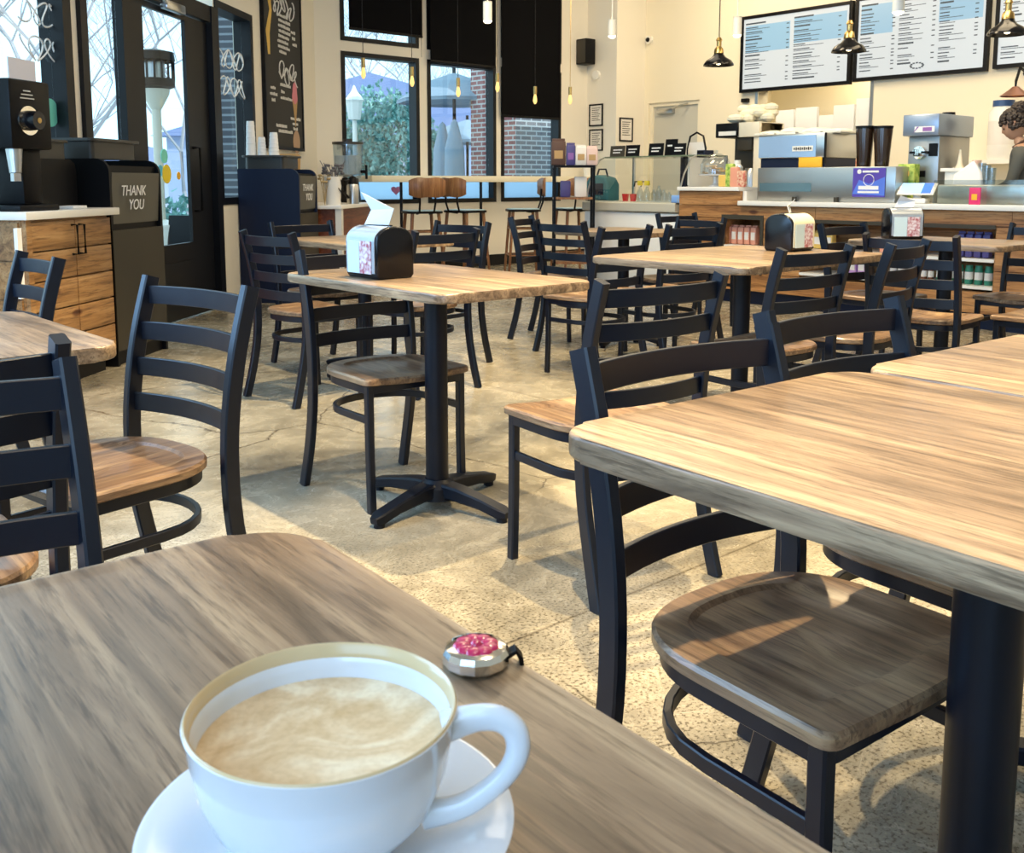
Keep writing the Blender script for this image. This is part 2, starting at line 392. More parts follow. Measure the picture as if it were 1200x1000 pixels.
# window wall
wins=[(402,492),(501.5,581),(587,656.5)]
zb=onY(500,238,WY).z;zt=onY(450,64.5,WY).z;zu=onY(450,52.5,WY).z;ztop=4.15
W=[(onY(a,200,WY).x,onY(b,200,WY).x) for a,b in wins]
hs=[(a,b,zb,zt) for a,b in W]+[(a,b,zu,ztop) for a,b in W]
xp=onY(687,200,WY).x
mb=MB();holes(mb,CW0.x-.02,xp+.2,0,CEIL,hs,WY,WY+.18,'x');struct(mb,'wall_window_side',M['wall'])
def winframe(name,a,b,z0,z1,fw=.05):
    mb=MB()
    for (p,q) in (((a,WY-.012,z0),(a+fw,WY+.14,z1)),((b-fw,WY-.012,z0),(b,WY+.14,z1)),((a+fw,WY-.012,z0),(b-fw,WY+.14,z0+fw)),((a+fw,WY-.012,z1-fw),(b-fw,WY+.14,z1))): mb.b2(p,q)
    o=struct(mb,name,M['frame'])
    g=MB();g.b2((a+fw,WY+.09,z0+fw),(b-fw,WY+.094,z1-fw));gg=g.build('glass_pane',M['glass'],o,smooth=None);return o
for i,(a,b) in enumerate(W):
    o=winframe('window_%d'%(i+1),a,b,zb,zt);g=MB();g.b2((a+.05,WY+.085,zb+.05),(b-.05,WY+.088,1.12));g.build('frosted_privacy_band',M['frost'],o,smooth=None)
    winframe('window_%d'%(i+4),a,b,zu,ztop)
# roller blinds hang in front of the upper windows
def blind(x0,x1,z0,lab,y=WY-.07):
    t=thing('roller_blind',lab,'blind',((x0+x1)/2,y,z0),0,'black roller blinds on the window wall');w=x1-x0;h=CEIL-.1-z0
    m=MB();m.box((0,0,h/2),(w,.004,h));m.build('blind_cloth',M['blind'],t,smooth=None)
    m=MB();m.box((0,0,-.01),(w,.022,.03),bev=.005);m.build('bottom_bar',M['black'],t)
    m=MB();m.cyl((-w/2,0,h),(w/2,0,h),.04);m.build('roller_tube',M['black'],t)
    m=MB();m.tube([(w/2-.03,-.02,h),(w/2-.03,-.02,-.25)],.003,5);m.build('pull_chain',M['black'],t)
blind(onY(409,30,WY-.07).x,onY(495,40,WY-.07).x,onY(451,37,WY-.07).z,'short black roller blind over the left upper window, sky below its edge')
blind(onY(504,30,WY-.07).x,onY(581,40,WY-.07).x,onY(541,74,WY-.07).z,'black roller blind lowered to the mullion of the middle window')
blind(onY(588,30,WY-.07).x,onY(657,40,WY-.07).x,onY(625,137,WY-.07).z,'longest black roller blind, covering half of the right window')
# pillar and menu wall
py=onX(721,200,xp).y;MXX=onY(754,200,py).x;MX=MXX
mb=MB();mb.b2((xp,py,0),(xp+.2,WY+.1,CEIL));mb.b2((xp+.2,py,0),(MX+.2,py+.2,CEIL));struct(mb,'wall_pillar',M['wall'])
dY=(onX(818,200,MX).y,onX(759,200,MX).y);dz=onX(790,119,MX).z
pY=(onX(1019,130,MX).y,onX(888,130,MX).y);pz=(onX(950,158,MX).z,onX(950,99,MX).z)
mb=MB();holes(mb,-4.,py,0,CEIL,[(dY[0],dY[1],-.01,dz),(pY[0],pY[1],pz[0],pz[1])],MX,MX+.2,'y');struct(mb,'wall_menu_side',M['cream'])
mb=MB();mb.b2((MX+.06,dY[0]+.05,0),(MX+.11,dY[1]-.05,dz-.05));d=struct(mb,'door_1',mat('pale_grey_door_paint',(.55,.54,.47),.5))
m=MB();m.b2((MX+.03,dY[0],0),(MX+.17,dY[0]+.05,dz));m.b2((MX+.03,dY[1]-.05,0),(MX+.17,dY[1],dz));m.b2((MX+.03,dY[0]+.05,dz-.05),(MX+.17,dY[1]-.05,dz));m.build('door_frame',M['cream'],d,smooth=None)
m=MB();m.box((MX+.03,dY[1]-.28,dz-.12),(.06,.28,.07),bev=.01);m.tube([(MX+.02,dY[1]-.4,dz-.1),(MX-.12,dY[1]-.65,dz-.06),(MX+.0,dY[0]+.2,dz-.03)],.012,6);m.build('door_closer',M['steel'],d)
m=MB();m.cyl((MX+.06,dY[0]+.13,1.02),(MX-.0,dY[0]+.13,1.02),.012);m.cyl((MX,dY[0]+.13,1.02),(MX,dY[0]+.26,1.02),.011);m.build('door_handle',M['steel'],d)
# kitchen seen through the pass
mb=MB();mb.b2((MX+1.6,pY[0]-1.,0),(MX+1.65,pY[1]+1.,CEIL));mb.b2((MX+.2,pY[1]+.9,0),(MX+1.65,pY[1]+.95,CEIL));mb.b2((MX+.2,pY[0]-1,0),(MX+1.65,pY[0]-.95,CEIL));mb.b2((MX+.2,pY[0]-1,2.9),(MX+1.65,pY[1]+.95,2.95));struct(mb,'wall_kitchen',M['cream'])
mb=MB();w=.04
for a,b in (((MX-.01,pY[0]-w,pz[0]-w),(MX+.2,pY[0],pz[1]+w)),((MX-.01,pY[1],pz[0]-w),(MX+.2,pY[1]+w,pz[1]+w)),((MX-.01,pY[0],pz[1]),(MX+.2,pY[1],pz[1]+w)),((MX-.06,pY[0],pz[0]-w),(MX+.25,pY[1],pz[0]))): mb.b2(a,b)
struct(mb,'trim_1',M['steel'])
mb=MB();mb.b2((-3.2,-4.2,0),(MX+.2,-4.,CEIL));struct(mb,'wall_back',M['wall'])
# left wall with a shop window out of frame
mb=MB();holes(mb,-4.,E0.y,0,CEIL,[(-3.2,E0.y-.4,.6,3.4)],E0.x-.18,E0.x,'y');struct(mb,'wall_left',M['wall'])
# baseboards
mb=MB();mb.b2((CW0.x+.05,WY-.02,0),(xp,WY,.14));struct(mb,'baseboard_window_side',M['frame'])
mb=MB();mb.b2((xp-.02,py,0),(xp,WY-.02,.14));mb.b2((xp,py-.02,0),(MX,py,.14));struct(mb,'baseboard_pillar',M['frame'])
# ---------------------------------------------------------------- chamfered entrance wall (local x=s, y=n)
def sc(px,n=0.): return onC(px,200,n)[0]
sR=(sc(300),sc(257.5));sD=(sc(257.5),sc(99));sL=(sc(91),10.2)
zR0=onC(265,240)[1];zR1=onC(280,12)[1];zD=onC(197,16)[1]
hs=[(sR[0],sR[1],zR0,zR1),(sR[0],sR[1],zR1+.14,4.1),(sD[0]+.02,sD[1],-.01,4.1),(sL[0],sL[1],.5,4.1)]
mb=MB();holes(mb,0.,11.6,0,CEIL,hs,-.18,0.,'x');struct(mb,'wall_entrance',M['wall'],CW0,CANG)
def cframe(name,s0,s1,z0,z1,fw,glassn=-.08,bot=None):
    mb=MB();bot=fw if bot is None else bot
    for p,q in (((s0,-.15,z0),(s0+fw,.012,z1)),((s1-fw,-.15,z0),(s1,.012,z1)),((s0+fw,-.15,z0),(s1-fw,.012,z0+bot)),((s0+fw,-.15,z1-fw),(s1-fw,.012,z1))): mb.b2(p,q)
    o=struct(mb,name,M['frame'],CW0,CANG)
    g=MB();g.b2((s0+fw,glassn,z0+bot),(s1-fw,glassn+.005,z1-fw));g.build('glass_pane',M['glass'],o,smooth=None);return o
wr=cframe('window_7',sR[0],sR[1],zR0,zR1,.06)
cframe('window_8',sR[0],sR[1],zR1+.14,4.1,.06)
wl=cframe('window_9',sL[0],8.6,.5,3.4,.09);cframe('window_10',8.6,sL[1],.5,3.4,.09)
cframe('window_11',sL[0],sL[1],3.4,4.1,.06)
# entrance: jamb block, glazed door, sidelight, transom
s_a,s_b,s_c,s_d=sc(219,-.05),sc(175,-.02),sc(151,-.02),sc(107,-.05)
mb=MB();mb.b2((sD[0]+.02,-.07,0),(sD[0]+.12,.03,zD+.18));mb.b2((sD[1]-.08,-.06,0),(sD[1],.03,zD+.18));mb.b2((s_c-.0,-.06,0),(s_c+.05,.015,zD+.1))
mb.b2((sD[0]+.12,-.06,zD+.05),(sD[1]-.1,.02,zD+.18));mb.b2((sD[0]+.02,-.15,4.02),(sD[1],.0,4.1));struct(mb,'trim_2',M['frame'],CW0,CANG)
mb=MB();mb.b2((sD[0]+.12,-.08,zD+.18),(sD[1]-.1,-.075,4.02));struct(mb,'window_12',M['glass'],CW0,CANG)
mb=MB();mb.b2((s_c+.05,-.04,.5),(sD[1]-.08,-.035,zD+.05));o=struct(mb,'window_13',M['glass'],CW0,CANG)
m=MB();m.b2((s_c+.06,-.12,0),(sD[1]-.1,-.02,.5));m.build('lower_panel',M['frame'],o,smooth=None)
gz=onC(205,287)[1]
mb=MB()
d0,d1=sD[0]+.13,s_c-.03
for p,q in (((d0,-.05,.01),(s_a,-.02,zD+.04)),((s_b,-.05,.01),(d1,-.02,zD+.04)),((s_a,-.05,zD-.0),(s_b,-.02,zD+.04)),((s_a,-.05,.01),(s_b,-.02,gz))): mb.b2(p,q)
mb.b2((s_a+.05,-.018,.2),(s_b-.05,-.008,gz-.14))
door=struct(mb,'door_2',M['frame'],CW0,CANG)
g=MB();g.b2((s_a,-.04,gz),(s_b,-.036,zD));g.build('glass_pane',M['glass'],door,smooth=None)
m=MB();m.box(((s_a+s_b)/2-.05,.03,zD+.05),(.32,.06,.07),bev=.012);m.tube([((s_a+s_b)/2+.1,.05,zD+.05),((s_a+s_b)/2+.3,.1,zD+.08),((s_a+s_b)/2+.5,.03,zD+.1)],.012,6);m.build('door_closer',M['steel'],door)
m=MB();m.tube([(s_a-.06,-.02,.85),(s_a-.06,.04,.85),(s_a-.06,.04,1.35),(s_a-.06,-.02,1.35)],.012,8);m.build('door_handle',M['black'],door)
# window lettering and stickers
def squiggles(m,s0,z0,rows,wd,h,n,k=3):
    for r in range(rows):
        p=[];x=s0
        for i in range(k*40):
            q_=i/5.7;p.append((x+math.sin(q_*1.9+r)*h*.35,n,z0-r*h*1.5+math.sin(q_*1.3+r*2)*h*.5));x+=wd/(k*40)
        m.tube(p,.006,4)
m=MB();s0,z0=onC(295,75);s1,_=onC(262,75);squiggles(m,s0+.05,z0,2,s1-s0-.12,.16,-.06);m.build('white_script_lettering',M['paper'],wr)
m=MB();s0,z0=onC(66,18);squiggles(m,s0-.1,z0,2,.35,.14,-.06,2);m.build('white_script_lettering',M['paper'],wl)
s0,z0=onC(71,132);m=MB();m.cyl((s0,-.07,z0),(s0,-.062,z0),.085,seg=28);tag(place(m.build('round_sticker',M['mint']),CW0,CANG),'round mint green sticker on the left window glass','sticker')
s0,z0=onC(35,85);m=MB();m.b2((s0-.16,-.07,z0-.13),(s0+.10,-.064,z0+.08));tag(place(m.build('window_notice',mat('pale_pink_paper',(.85,.85,.95),.8)),CW0,CANG),'pale paper notice on the left window behind the black grinder','notice')
for (px,pyy,r,mm,l) in ((197,183,.09,'mint','green round sticker on the entrance door glass'),(200,204,.12,'yellow','large pale sticker, lower of the door glass stickers'),(214,206,.05,'orange','small orange sticker on the door glass'),(193,200,.07,'bluest','blue round sticker on the door glass')):
    mat('bluest',(.1,.5,.75),.5);M['bluest']=MATS['bluest'];s0,z0=onC(px,pyy);m=MB();m.cyl((s0,-.034,z0),(s0,-.032+(len(l)%7)*.001,z0),r*.6,seg=24)
    tag(place(m.build('door_sticker',M[mm]),CW0,CANG),l,'sticker')
a=onY(464,223,WY+.07);m=MB();m.prism([(.07*1.0*math.sin(t)**3,.06*(.81*math.cos(t)-.31*math.cos(2*t)-.12*math.cos(3*t)-.06*math.cos(4*t))) for t in [i*2*PI/28 for i in range(28)]],-.002,.002,M4=Matrix.Rotation(PI/2,4,'X'))
tag(place(m.build('heart_decal',M['pink']),a),'small pink heart decal on the left window','sticker')
# ---------------------------------------------------------------- outside
mb=MB();mb.b2((-30,-30,-.12),(60,70,-.101));o=mb.build('ground',M['concrete_out'],smooth=None,kind='structure')
xb=onY(604,170,11.6);bY=onX(552,170,xb.x).y
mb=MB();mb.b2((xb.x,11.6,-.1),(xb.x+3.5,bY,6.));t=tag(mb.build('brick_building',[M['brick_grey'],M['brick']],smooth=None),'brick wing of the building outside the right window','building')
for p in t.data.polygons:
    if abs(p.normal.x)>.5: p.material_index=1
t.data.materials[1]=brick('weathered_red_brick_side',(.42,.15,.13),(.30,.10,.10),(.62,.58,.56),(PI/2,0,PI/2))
# brick pier seen by the narrow window beside the door
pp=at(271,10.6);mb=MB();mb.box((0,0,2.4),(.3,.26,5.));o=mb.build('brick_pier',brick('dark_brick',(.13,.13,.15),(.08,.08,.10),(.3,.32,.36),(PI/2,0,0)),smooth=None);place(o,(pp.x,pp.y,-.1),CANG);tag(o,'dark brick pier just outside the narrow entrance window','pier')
def tree(name,label,loc,h,r,depth,seed,spread=.55,lean=(0,0)):
    rnd=random.Random(seed);m=MB()
    def br(p,d,L,r,k):
        pts=[p];q=Vector(p);dd=Vector(d)
        for i in range(3):
            dd=(dd+Vector((rnd.uniform(-1,1),rnd.uniform(-1,1),rnd.uniform(-.3,.6)))*.16).normalized();q=q+dd*L/3;pts.append(q.copy())
        m.sweep(pts,[2*r*(1-.35*i/3) for i in range(4)],[2*r*(1-.35*i/3) for i in range(4)],round_=True,seg=5 if r>.03 else 3)
        if k>0:
            for j in range(rnd.choice((3,3,4)) if k>1 else 3):
                a=rnd.uniform(0,2*PI);ax=Vector((math.cos(a),math.sin(a),rnd.uniform(.2,.9)))
                nd=(dd*(1-spread)+ax*spread*1.2).normalized();st=pts[rnd.choice((1,2,3,3))]
                br(st,nd,L*rnd.uniform(.6,.8),r*.58,k-1)
    br(Vector((0,0,0)),Vector((lean[0],lean[1],1)).normalized(),h*.36,r,depth)
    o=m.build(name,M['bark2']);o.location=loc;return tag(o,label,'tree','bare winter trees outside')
tree('bare_tree','bare branching tree seen through the entrance sidelight',at(120,17.,-.1),8,.06,6,3)
tree('bare_tree','bare tree behind the left window above the grinder',at(25,16.,-.1),8.5,.06,6,5)
tree('bare_tree','bare tree seen right of the door through the glass',at(222,24.,-.1),8,.06,6,8)
tree('bare_tree','bare tree top over the bush behind the left window pane',at(447,42.,-.1),12,.1,6,11)
tree('bare_tree','bare tree top behind the middle window, over the umbrellas',at(520,44.,-.1),12,.1,6,14)
# bush
def bush(label,loc,rx,rz,n,seed,m='bush'):
    rnd=random.Random(seed);b=MB();t=thing('leafy_bush',label,'bush',loc)
    for i in range(n):
        a=rnd.uniform(0,2*PI);u=rnd.uniform(-1,1);q=math.sqrt(1-u*u);k=rnd.uniform(.45,1)**.5*(1+.12*math.sin(3*a)+.1*math.sin(5*u+a))
        c=Vector((rx*q*math.cos(a)*k,rx*q*math.sin(a)*k,rz*(u*k)+rz));e=Euler((rnd.uniform(0,PI),rnd.uniform(0,PI),rnd.uniform(0,PI))).to_matrix();s=rnd.uniform(.03,.07)
        b.quad(*[c+e@Vector(v)*s for v in ((-1,-.5,0),(.2,-.6,0),(1.2,.1,.1),(0,.6,0))])
    b.build('foliage',M[m],t,smooth=None)
    b=MB();b.tube([(0,0,0),(.05,.02,rz*.7),(0,.05,rz*1.4)],[.09,.07,.03],6)
    for k in range(7):
        a=k*.9;b.tube([(0,0,rz*(.25+.1*k)),(rx*.35*math.cos(a),rx*.35*math.sin(a),rz*(.6+.12*k)),(rx*.7*math.cos(a),rx*.7*math.sin(a),rz*(.9+.12*k))],[.04,.03,.012],5)
    b.build('stem',M['bark'],t)
bush('large blue-green bush filling the left window pane',at(455,21.,-.1),1.2,1.5,12000,2)
bush('low green shrub outside the foot of the entrance door',at(207,12.,-.1),.7,.5,900,4)
# street lantern
p=at(417,20.,-.1);t=thing('street_lantern','white street lantern on a post beside the blue-green bush','lamp',p)
m=MB();m.cyl((0,0,0),(0,0,2.4),.06,.045);m.build('post',M['white'],t)
m=MB();m.lathe([(.0,2.4),(.12,2.42),(.17,2.75),(.2,2.8),(.06,2.98),(.02,3.08),(0,3.1)],seg=8);m.build('lantern_head',M['white'],t,smooth=20)
# far buildings
def house(label,c,w,d,h,rz,roofh,mm):
    t=thing('distant_house',label,'building',c,rz,'houses across the street')
    m=MB();m.box((0,0,h/2),(w,d,h));b=m.build('wall',M[mm],t,smooth=None)
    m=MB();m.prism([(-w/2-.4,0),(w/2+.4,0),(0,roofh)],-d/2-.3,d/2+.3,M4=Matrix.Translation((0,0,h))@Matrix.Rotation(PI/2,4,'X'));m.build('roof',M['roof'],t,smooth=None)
    for k in (-.3,0,.3):
        m=MB();m.box((k*w,-d/2-.02,h*.55),(.9,.06,1.3));m.build('window',M['black'],t,smooth=None)
p=at(455,34,-.1);house('long pale lilac house behind the bush, seen in the left window',p,13,6,2.6,-.75,1.9,'siding')
p=at(402,24,-.1);house('small pale cottage left of the bush',p,2.6,2.6,1.9,-.75,.7,'white')
p=at(130,48,-.1);house('low pale house far beyond the entrance sidelight',p,14,6,1.6,.2,1.2,'siding')
# patio umbrellas and covered heaters
def parasol(label,p,R,z,tilt=0.):
    t=thing('patio_umbrella',label,'umbrella',p,0,'grey patio umbrellas outside')
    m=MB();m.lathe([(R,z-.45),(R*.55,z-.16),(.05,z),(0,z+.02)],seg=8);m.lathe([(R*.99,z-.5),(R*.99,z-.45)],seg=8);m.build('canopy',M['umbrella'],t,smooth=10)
    m=MB();m.cyl((0,0,0),(0,0,z+.1),.03);m.build('pole',M['black'],t)
    m=MB();m.lathe([(0,0),(.3,0),(.3,.06),(.05,.1),(0,.1)],seg=20);m.build('base',M['black'],t)
parasol('grey patio umbrella highest in the middle window',at(533,17.0,-.1),1.0,3.0)
parasol('grey patio umbrella behind the brick corner, lower in the middle window',at(548,21.5,-.1),1.0,2.5)
parasol('pale umbrella at the left edge of the middle window',at(497,24.5,-.1),1.0,2.5)
for px,d,l in ((533,15.5,'folded dark umbrella left of the brick corner'),(519,16.2,'folded dark umbrella standing left of its pair')):
    m=MB();m.lathe([(0,.3),(.03,.3),(.06,.5),(.17,1.0),(.15,1.7),(.05,2.1),(0,2.15)],seg=10);m.cyl((0,0,0),(0,0,.4),.03);tag(place(m.build('folded_umbrella',M['umbrella']),at(px,d,-.1)),l,'umbrella')
# patio heater outside the entrance door
p=at(187,10.,-.1);t=thing('patio_heater','tall patio heater with black cage head outside the door','heater',p)
m=MB();m.lathe([(0,0),(.22,0),(.22,.75),(.05,.8),(0,.8)],seg=20);m.build('base',M['white'],t)
m=MB();m.cyl((0,0,.8),(0,0,1.98),.045);m.lathe([(.05,1.9),(.13,2.05),(.14,2.12)],seg=16);m.build('pole',mat('cream_enamel',(.7,.66,.55),.4),t)
m=MB();m.lathe([(.14,2.1),(.19,2.12),(.19,2.2),(.17,2.2)],seg=20);m.lathe([(.17,2.36),(.2,2.38),(.19,2.46),(0,2.5)],seg=20)
for k in range(16):
    a=k*PI/8;m.cyl((.18*math.cos(a),.18*math.sin(a),2.18),(.18*math.cos(a),.18*math.sin(a),2.4),.012,seg=5)
m.build('cage_head',M['black'],t)
m=MB();m.cyl((0,0,2.12),(0,0,2.38),.1);m.build('burner',M['steel'],t)
# outdoor chair beyond the door
p=at(203,9.6,-.1);t=thing('patio_chair','dark metal patio chair outside the door glass','chair',p,2.2)
m=MB();m.box((0,0,.44),(.42,.42,.03),bev=.008);m.build('seat',M['black'],t)
m=MB();m.box((0,-.2,.7),(.4,.02,.3),bev=.008,rot=Euler((.15,0,0)));m.build('backrest',M['black'],t)
for x in(-.18,.18):
    for y in (-.18,.18):
        m=MB();m.cyl((x,y,0),(x,y,.43),.014,seg=8);m.build('leg',M['black'],t)
# ---------------------------------------------------------------- dining chair
def seat_outline(n=15):
    pts=[]
    w,f,b=.208,.195,-.205
    # front edge left->right with small corner radius, sides, round rear
    for k in range(5):
        a=PI/2*k/4;pts.append((w-.022+.022*math.cos(a),f-.022+.022*math.sin(a)))
    for k in range(1,8): pts.append((w-.022-(2*w-.044)*k/8,f))
    for k in range(5):
        a=PI/2+PI/2*k/4;pts.append((-w+.022+.022*math.cos(a),f-.022+.022*math.sin(a)))
    pts.append((-w,.10));pts.append((-w,.04))
    N=22
    for k in range(N+1):
        a=PI+PI*k/N;c,s_=math.cos(a),math.sin(a);e=.72
        pts.append((w*abs(c)**e*(1 if c>0 else -1),-.01-.178*abs(s_)**.9))
    pts.append((w,.04));pts.append((w,.10))
    return pts
def seat_mesh():
    m=MB();o=seat_outline();bm=m.bm
    def z(x,y,base):
        return base-.009*max(0,math.cos(x/.208*PI*.95)*.5+.5)*max(0,(y-.05)/.15) if y>.05 else base
    def ring(s,zz,cy=0.): return [bm.verts.new((x*s,(y-cy)*s+cy,z(x,y,zz))) for x,y in o]
    R=[ring(.97,.428),ring(1.,.432),ring(1.,.446),ring(.975,.452),ring(.74,.4515,-.02),ring(.69,.4455,-.02),ring(.4,.4435,-.02)]
    n=len(o)
    bm.faces.new(list(reversed(R[0])))
    for A,B in zip(R,R[1:]):
        for k in range(n): bm.faces.new((A[k],A[(k+1)%n],B[(k+1)%n],B[k]))
    c=bm.verts.new((0,-.02,.443))
    for k in range(n): bm.faces.new((R[-1][k],R[-1][(k+1)%n],c))
    return m
def make_chair(label):
    t=thing('dining_chair',label,'chair')
    seat_mesh().build('seat',M['wood_seat'],t,smooth=30)
    pp=[(-.25,0),(-.212,.14),(-.182,.29),(-.174,.43),(-.182,.56),(-.207,.70),(-.247,.842)]
    for sx in (-1,1):
        m=MB();m.sweep(smooth_path([(sx*(.205+.004*(z<.1)),y,z) for y,z in pp],3)[0],.024,.04,up=Vector((0,1,0)));m.build('back_post',M['paint'],t,smooth=40)
        m=MB();m.sweep([(sx*.182,.172,0),(sx*.182,.166,.2),(sx*.182,.165,.425)],.025,.027,up=Vector((0,1,0)));m.build('front_leg',M['paint'],t,smooth=40)
    def py(z):
        for (a,za),(b,zb_) in zip(pp,pp[1:]):
            if za<=z<=zb_: return a+(b-a)*(z-za)/(zb_-za)
        return pp[-1][0]
    for zc in (.797,.708,.619,.53):
        m=MB();P=[]
        for k in range(13):
            u=-1+k/6.;P.append((u*.196,py(zc)-.032*(1-u*u)-.002,zc))
        m.sweep(P,.011,.046);m.build('slat',M['paint'],t,smooth=40)
    m=MB();o=[(x*.9,(y)*.9-.003) for x,y in seat_outline()]
    m.sweep([(x,y,.413) for x,y in o],.014,.028,closed=True);m.build('seat_frame',M['paint'],t,smooth=40)
    m=MB();P=[(-.182,.165,.31)]
    for k in range(15):
        a=PI+PI*k/14;P.append((.184*math.cos(a),-.01-.168*abs(math.sin(a))**.85*(1),.31))
    P.append((.182,.165,.31));m.sweep(P,.014,.024);m.build('ring_stretcher',M['paint'],t,smooth=40)
    return t
def face(dx,dy): return math.atan2(dy,dx)-PI/2   # local +y is the sitter's front
CH=[ # centre x,y, facing, label
 (.205,1.15,(0,-1),'nearest left chair, its lit blue slats cut by the left edge beyond the cup',0),
 (.255,1.83,(0,1),'chair backed against the nearest left chair, seat turned to the small left table'),
 (0.746,2.243,(-0.984,-0.181),'ladder-back chair alone in the left foreground, brown seat in front of the pine cabinet',0),
 (0.719,3.489,(-1.000,0.000),'small-looking chair at far left, standing in front of the pine cabinet doors'),
 (2.480,4.386,(0.993,0.118),'chair with four slats seen from behind, left of the black napkin dispenser'),
 (1.893,2.810,(-0.038,-0.999),'chair tucked under the middle table, its seat beside the table post'),
 (1.960,1.860,(0.122,0.993),'chair with a pale lit seat, standing between the middle table and the front right table'),
 (1.185,0.725,(-0.080,-0.997),'nearest right chair, its whole brown seat visible under the front right table'),
 (1.720,0.785,(-0.096,-0.995),'second chair under the front right table, standing behind its far table'),
 (4.713,4.938,(0.469,-0.883),'chair seen edge-on like a ladder, under the bar window right of the middle table'),
 (4.463,4.376,(1.000,0.014),'chair with four dark slats facing the small round-cornered table by the white pastry case'),
 (3.460,4.640,(-0.985,-0.174),'chair with a bluish top slat behind the black chair beyond the middle table'),
 (3.000,4.190,(-0.070,0.998),'black chair directly behind the middle table, right of the napkin dispenser'),
 (2.976,5.090,(0.035,-0.999),'chair on the far side of the back left table, only its top slats visible'),
 (3.98,3.86,(-.05,1),'left of the two chairs between the dispenser table and the pastry case table'),
 (4.52,3.79,(.1,1),'right of the two chairs between the dispenser table and the pastry case table'),
 (5.120,4.200,(-0.996,0.094),'black chair before the raised wooden counter end, beside the pastry case table'),
 (5.900,4.600,(-0.052,-0.999),'bluish chair farthest back beside the raised wooden counter end'),
 (3.274,2.239,(0.084,0.996),'chair with thick curved slats in front of the table with the cream napkin dispenser'),
 (3.790,2.170,(-0.139,0.990),'chair leaning in perspective right of the cream dispenser, nearest of the pair on the right'),
 (4.560,2.200,(0.995,0.098),'chair with a long right post, seat pushed to the table with the frontal napkin dispenser'),
 (4.98,1.80,(0,1),'chair cut by the right edge, round seat beside the long-posted chair'),
 (5.72,2.2,(-1,.05),'grey-lit chair against the counter shelves at the right edge'),
 (5.200,2.800,(-0.087,-0.996),'dark chair between the two far right napkin dispensers'),
]
# a chair nearer than these has been measured from its feet
chair0=None
for e in CH:
    x,y,f,l=e[:4];rz=face(*f)
    if chair0 is None:
        chair0=make_chair(l);place(chair0,(x,y,0),rz);chair0['group']='ladder-back dining chairs'
    else: dup(chair0,(x,y,0),rz,l,'ladder-back dining chairs')
# ---------------------------------------------------------------- tables
def table(label,cx,cy,w,d,rz=0.,px=0.,py_=0.,arm=PI/12,top=.76,th=.03,pr=.038,rad=.06,bases=None):
    t=thing('cafe_table',label,'table',(cx,cy,0),rz,'wood-topped cafe tables')
    m=MB();m.prism(rrect(w,d,rad),top-th,top,bev=.007);m.build('table_top',M['wood_table'],t,smooth=40)
    for bx,by in (bases or [(px,py_)]):
        m=MB();m.cyl((bx,by,.05),(bx,by,top-th-.004),pr,seg=28);m.box((bx,by,top-th-.006),(.3,.3,.012));m.build('pole',M['pole'],t)
        m=MB();m.lathe([(0,.02),(pr+.03,.03),(pr+.026,.07),(pr+.004,.095),(0,.095)],(bx,by,0),24)
        for k in range(4):
            a=arm-rz+k*PI/2;c,s_=math.cos(a),math.sin(a)
            m.sweep([(bx+c*r,by+s_*r,z) for r,z in ((.02,.062),(.10,.058),(.2,.045),(.275,.03),(.3,.026))],[.07,.06,.05,.052,.03],[.05,.045,.035,.034,.022])
            m.cyl((bx+c*.275,by+s_*.275,0),(bx+c*.275,by+s_*.275,.02),.018,seg=12)
        m.build('cross_base',M['pole'],t)
    return t
RO=math.radians(-3.2)
oc=G(347,611,.76);oc=Vector((.437,.822,.76))
ow,od=.76,1.22
ocx=oc.x-math.cos(RO)*ow/2-(-math.sin(RO))*od/2*1.0;ocy=oc.y-math.sin(RO)*ow/2-math.cos(RO)*od/2
OT=table('near table carrying the white coffee cup, grey-brown oak grain',ocx,ocy,ow,od,RO,bases=[(0,0)],rad=.065)
# front right table is two tables pushed together
table('front right table nearest the camera, pale oak top over the brown chair seat',1.185,.487,.68,.82,RO*.9,px=.01,py_=-.01,pr=.042,th=.034)
table('table pushed against the far side of the front right table, lit top',1.872,.445,.66,.82,RO*.9,pr=.044,th=.034)
table('middle table with the black napkin dispenser, round post and cross base in view',2.0,2.70,.635,.95,0.,px=-.08,py_=-.125,arm=.2)
table('small table cut by the left edge, in front of the pine cabinet',.345,2.315,.68,.72,0.02)
table('table with the cream-fronted napkin dispenser, right of centre',3.64,2.60,1.14,.82,0.01,bases=[(0,0)])
table('back left table behind the middle table and its napkin dispenser',3.02,4.72,.68,.86,0.)
table('table in front of the white pastry case',4.90,4.46,.68,.74,0.05,rad=.09)
table('far right table with a napkin dispenser facing the camera',5.38,2.50,.66,.86,0.)
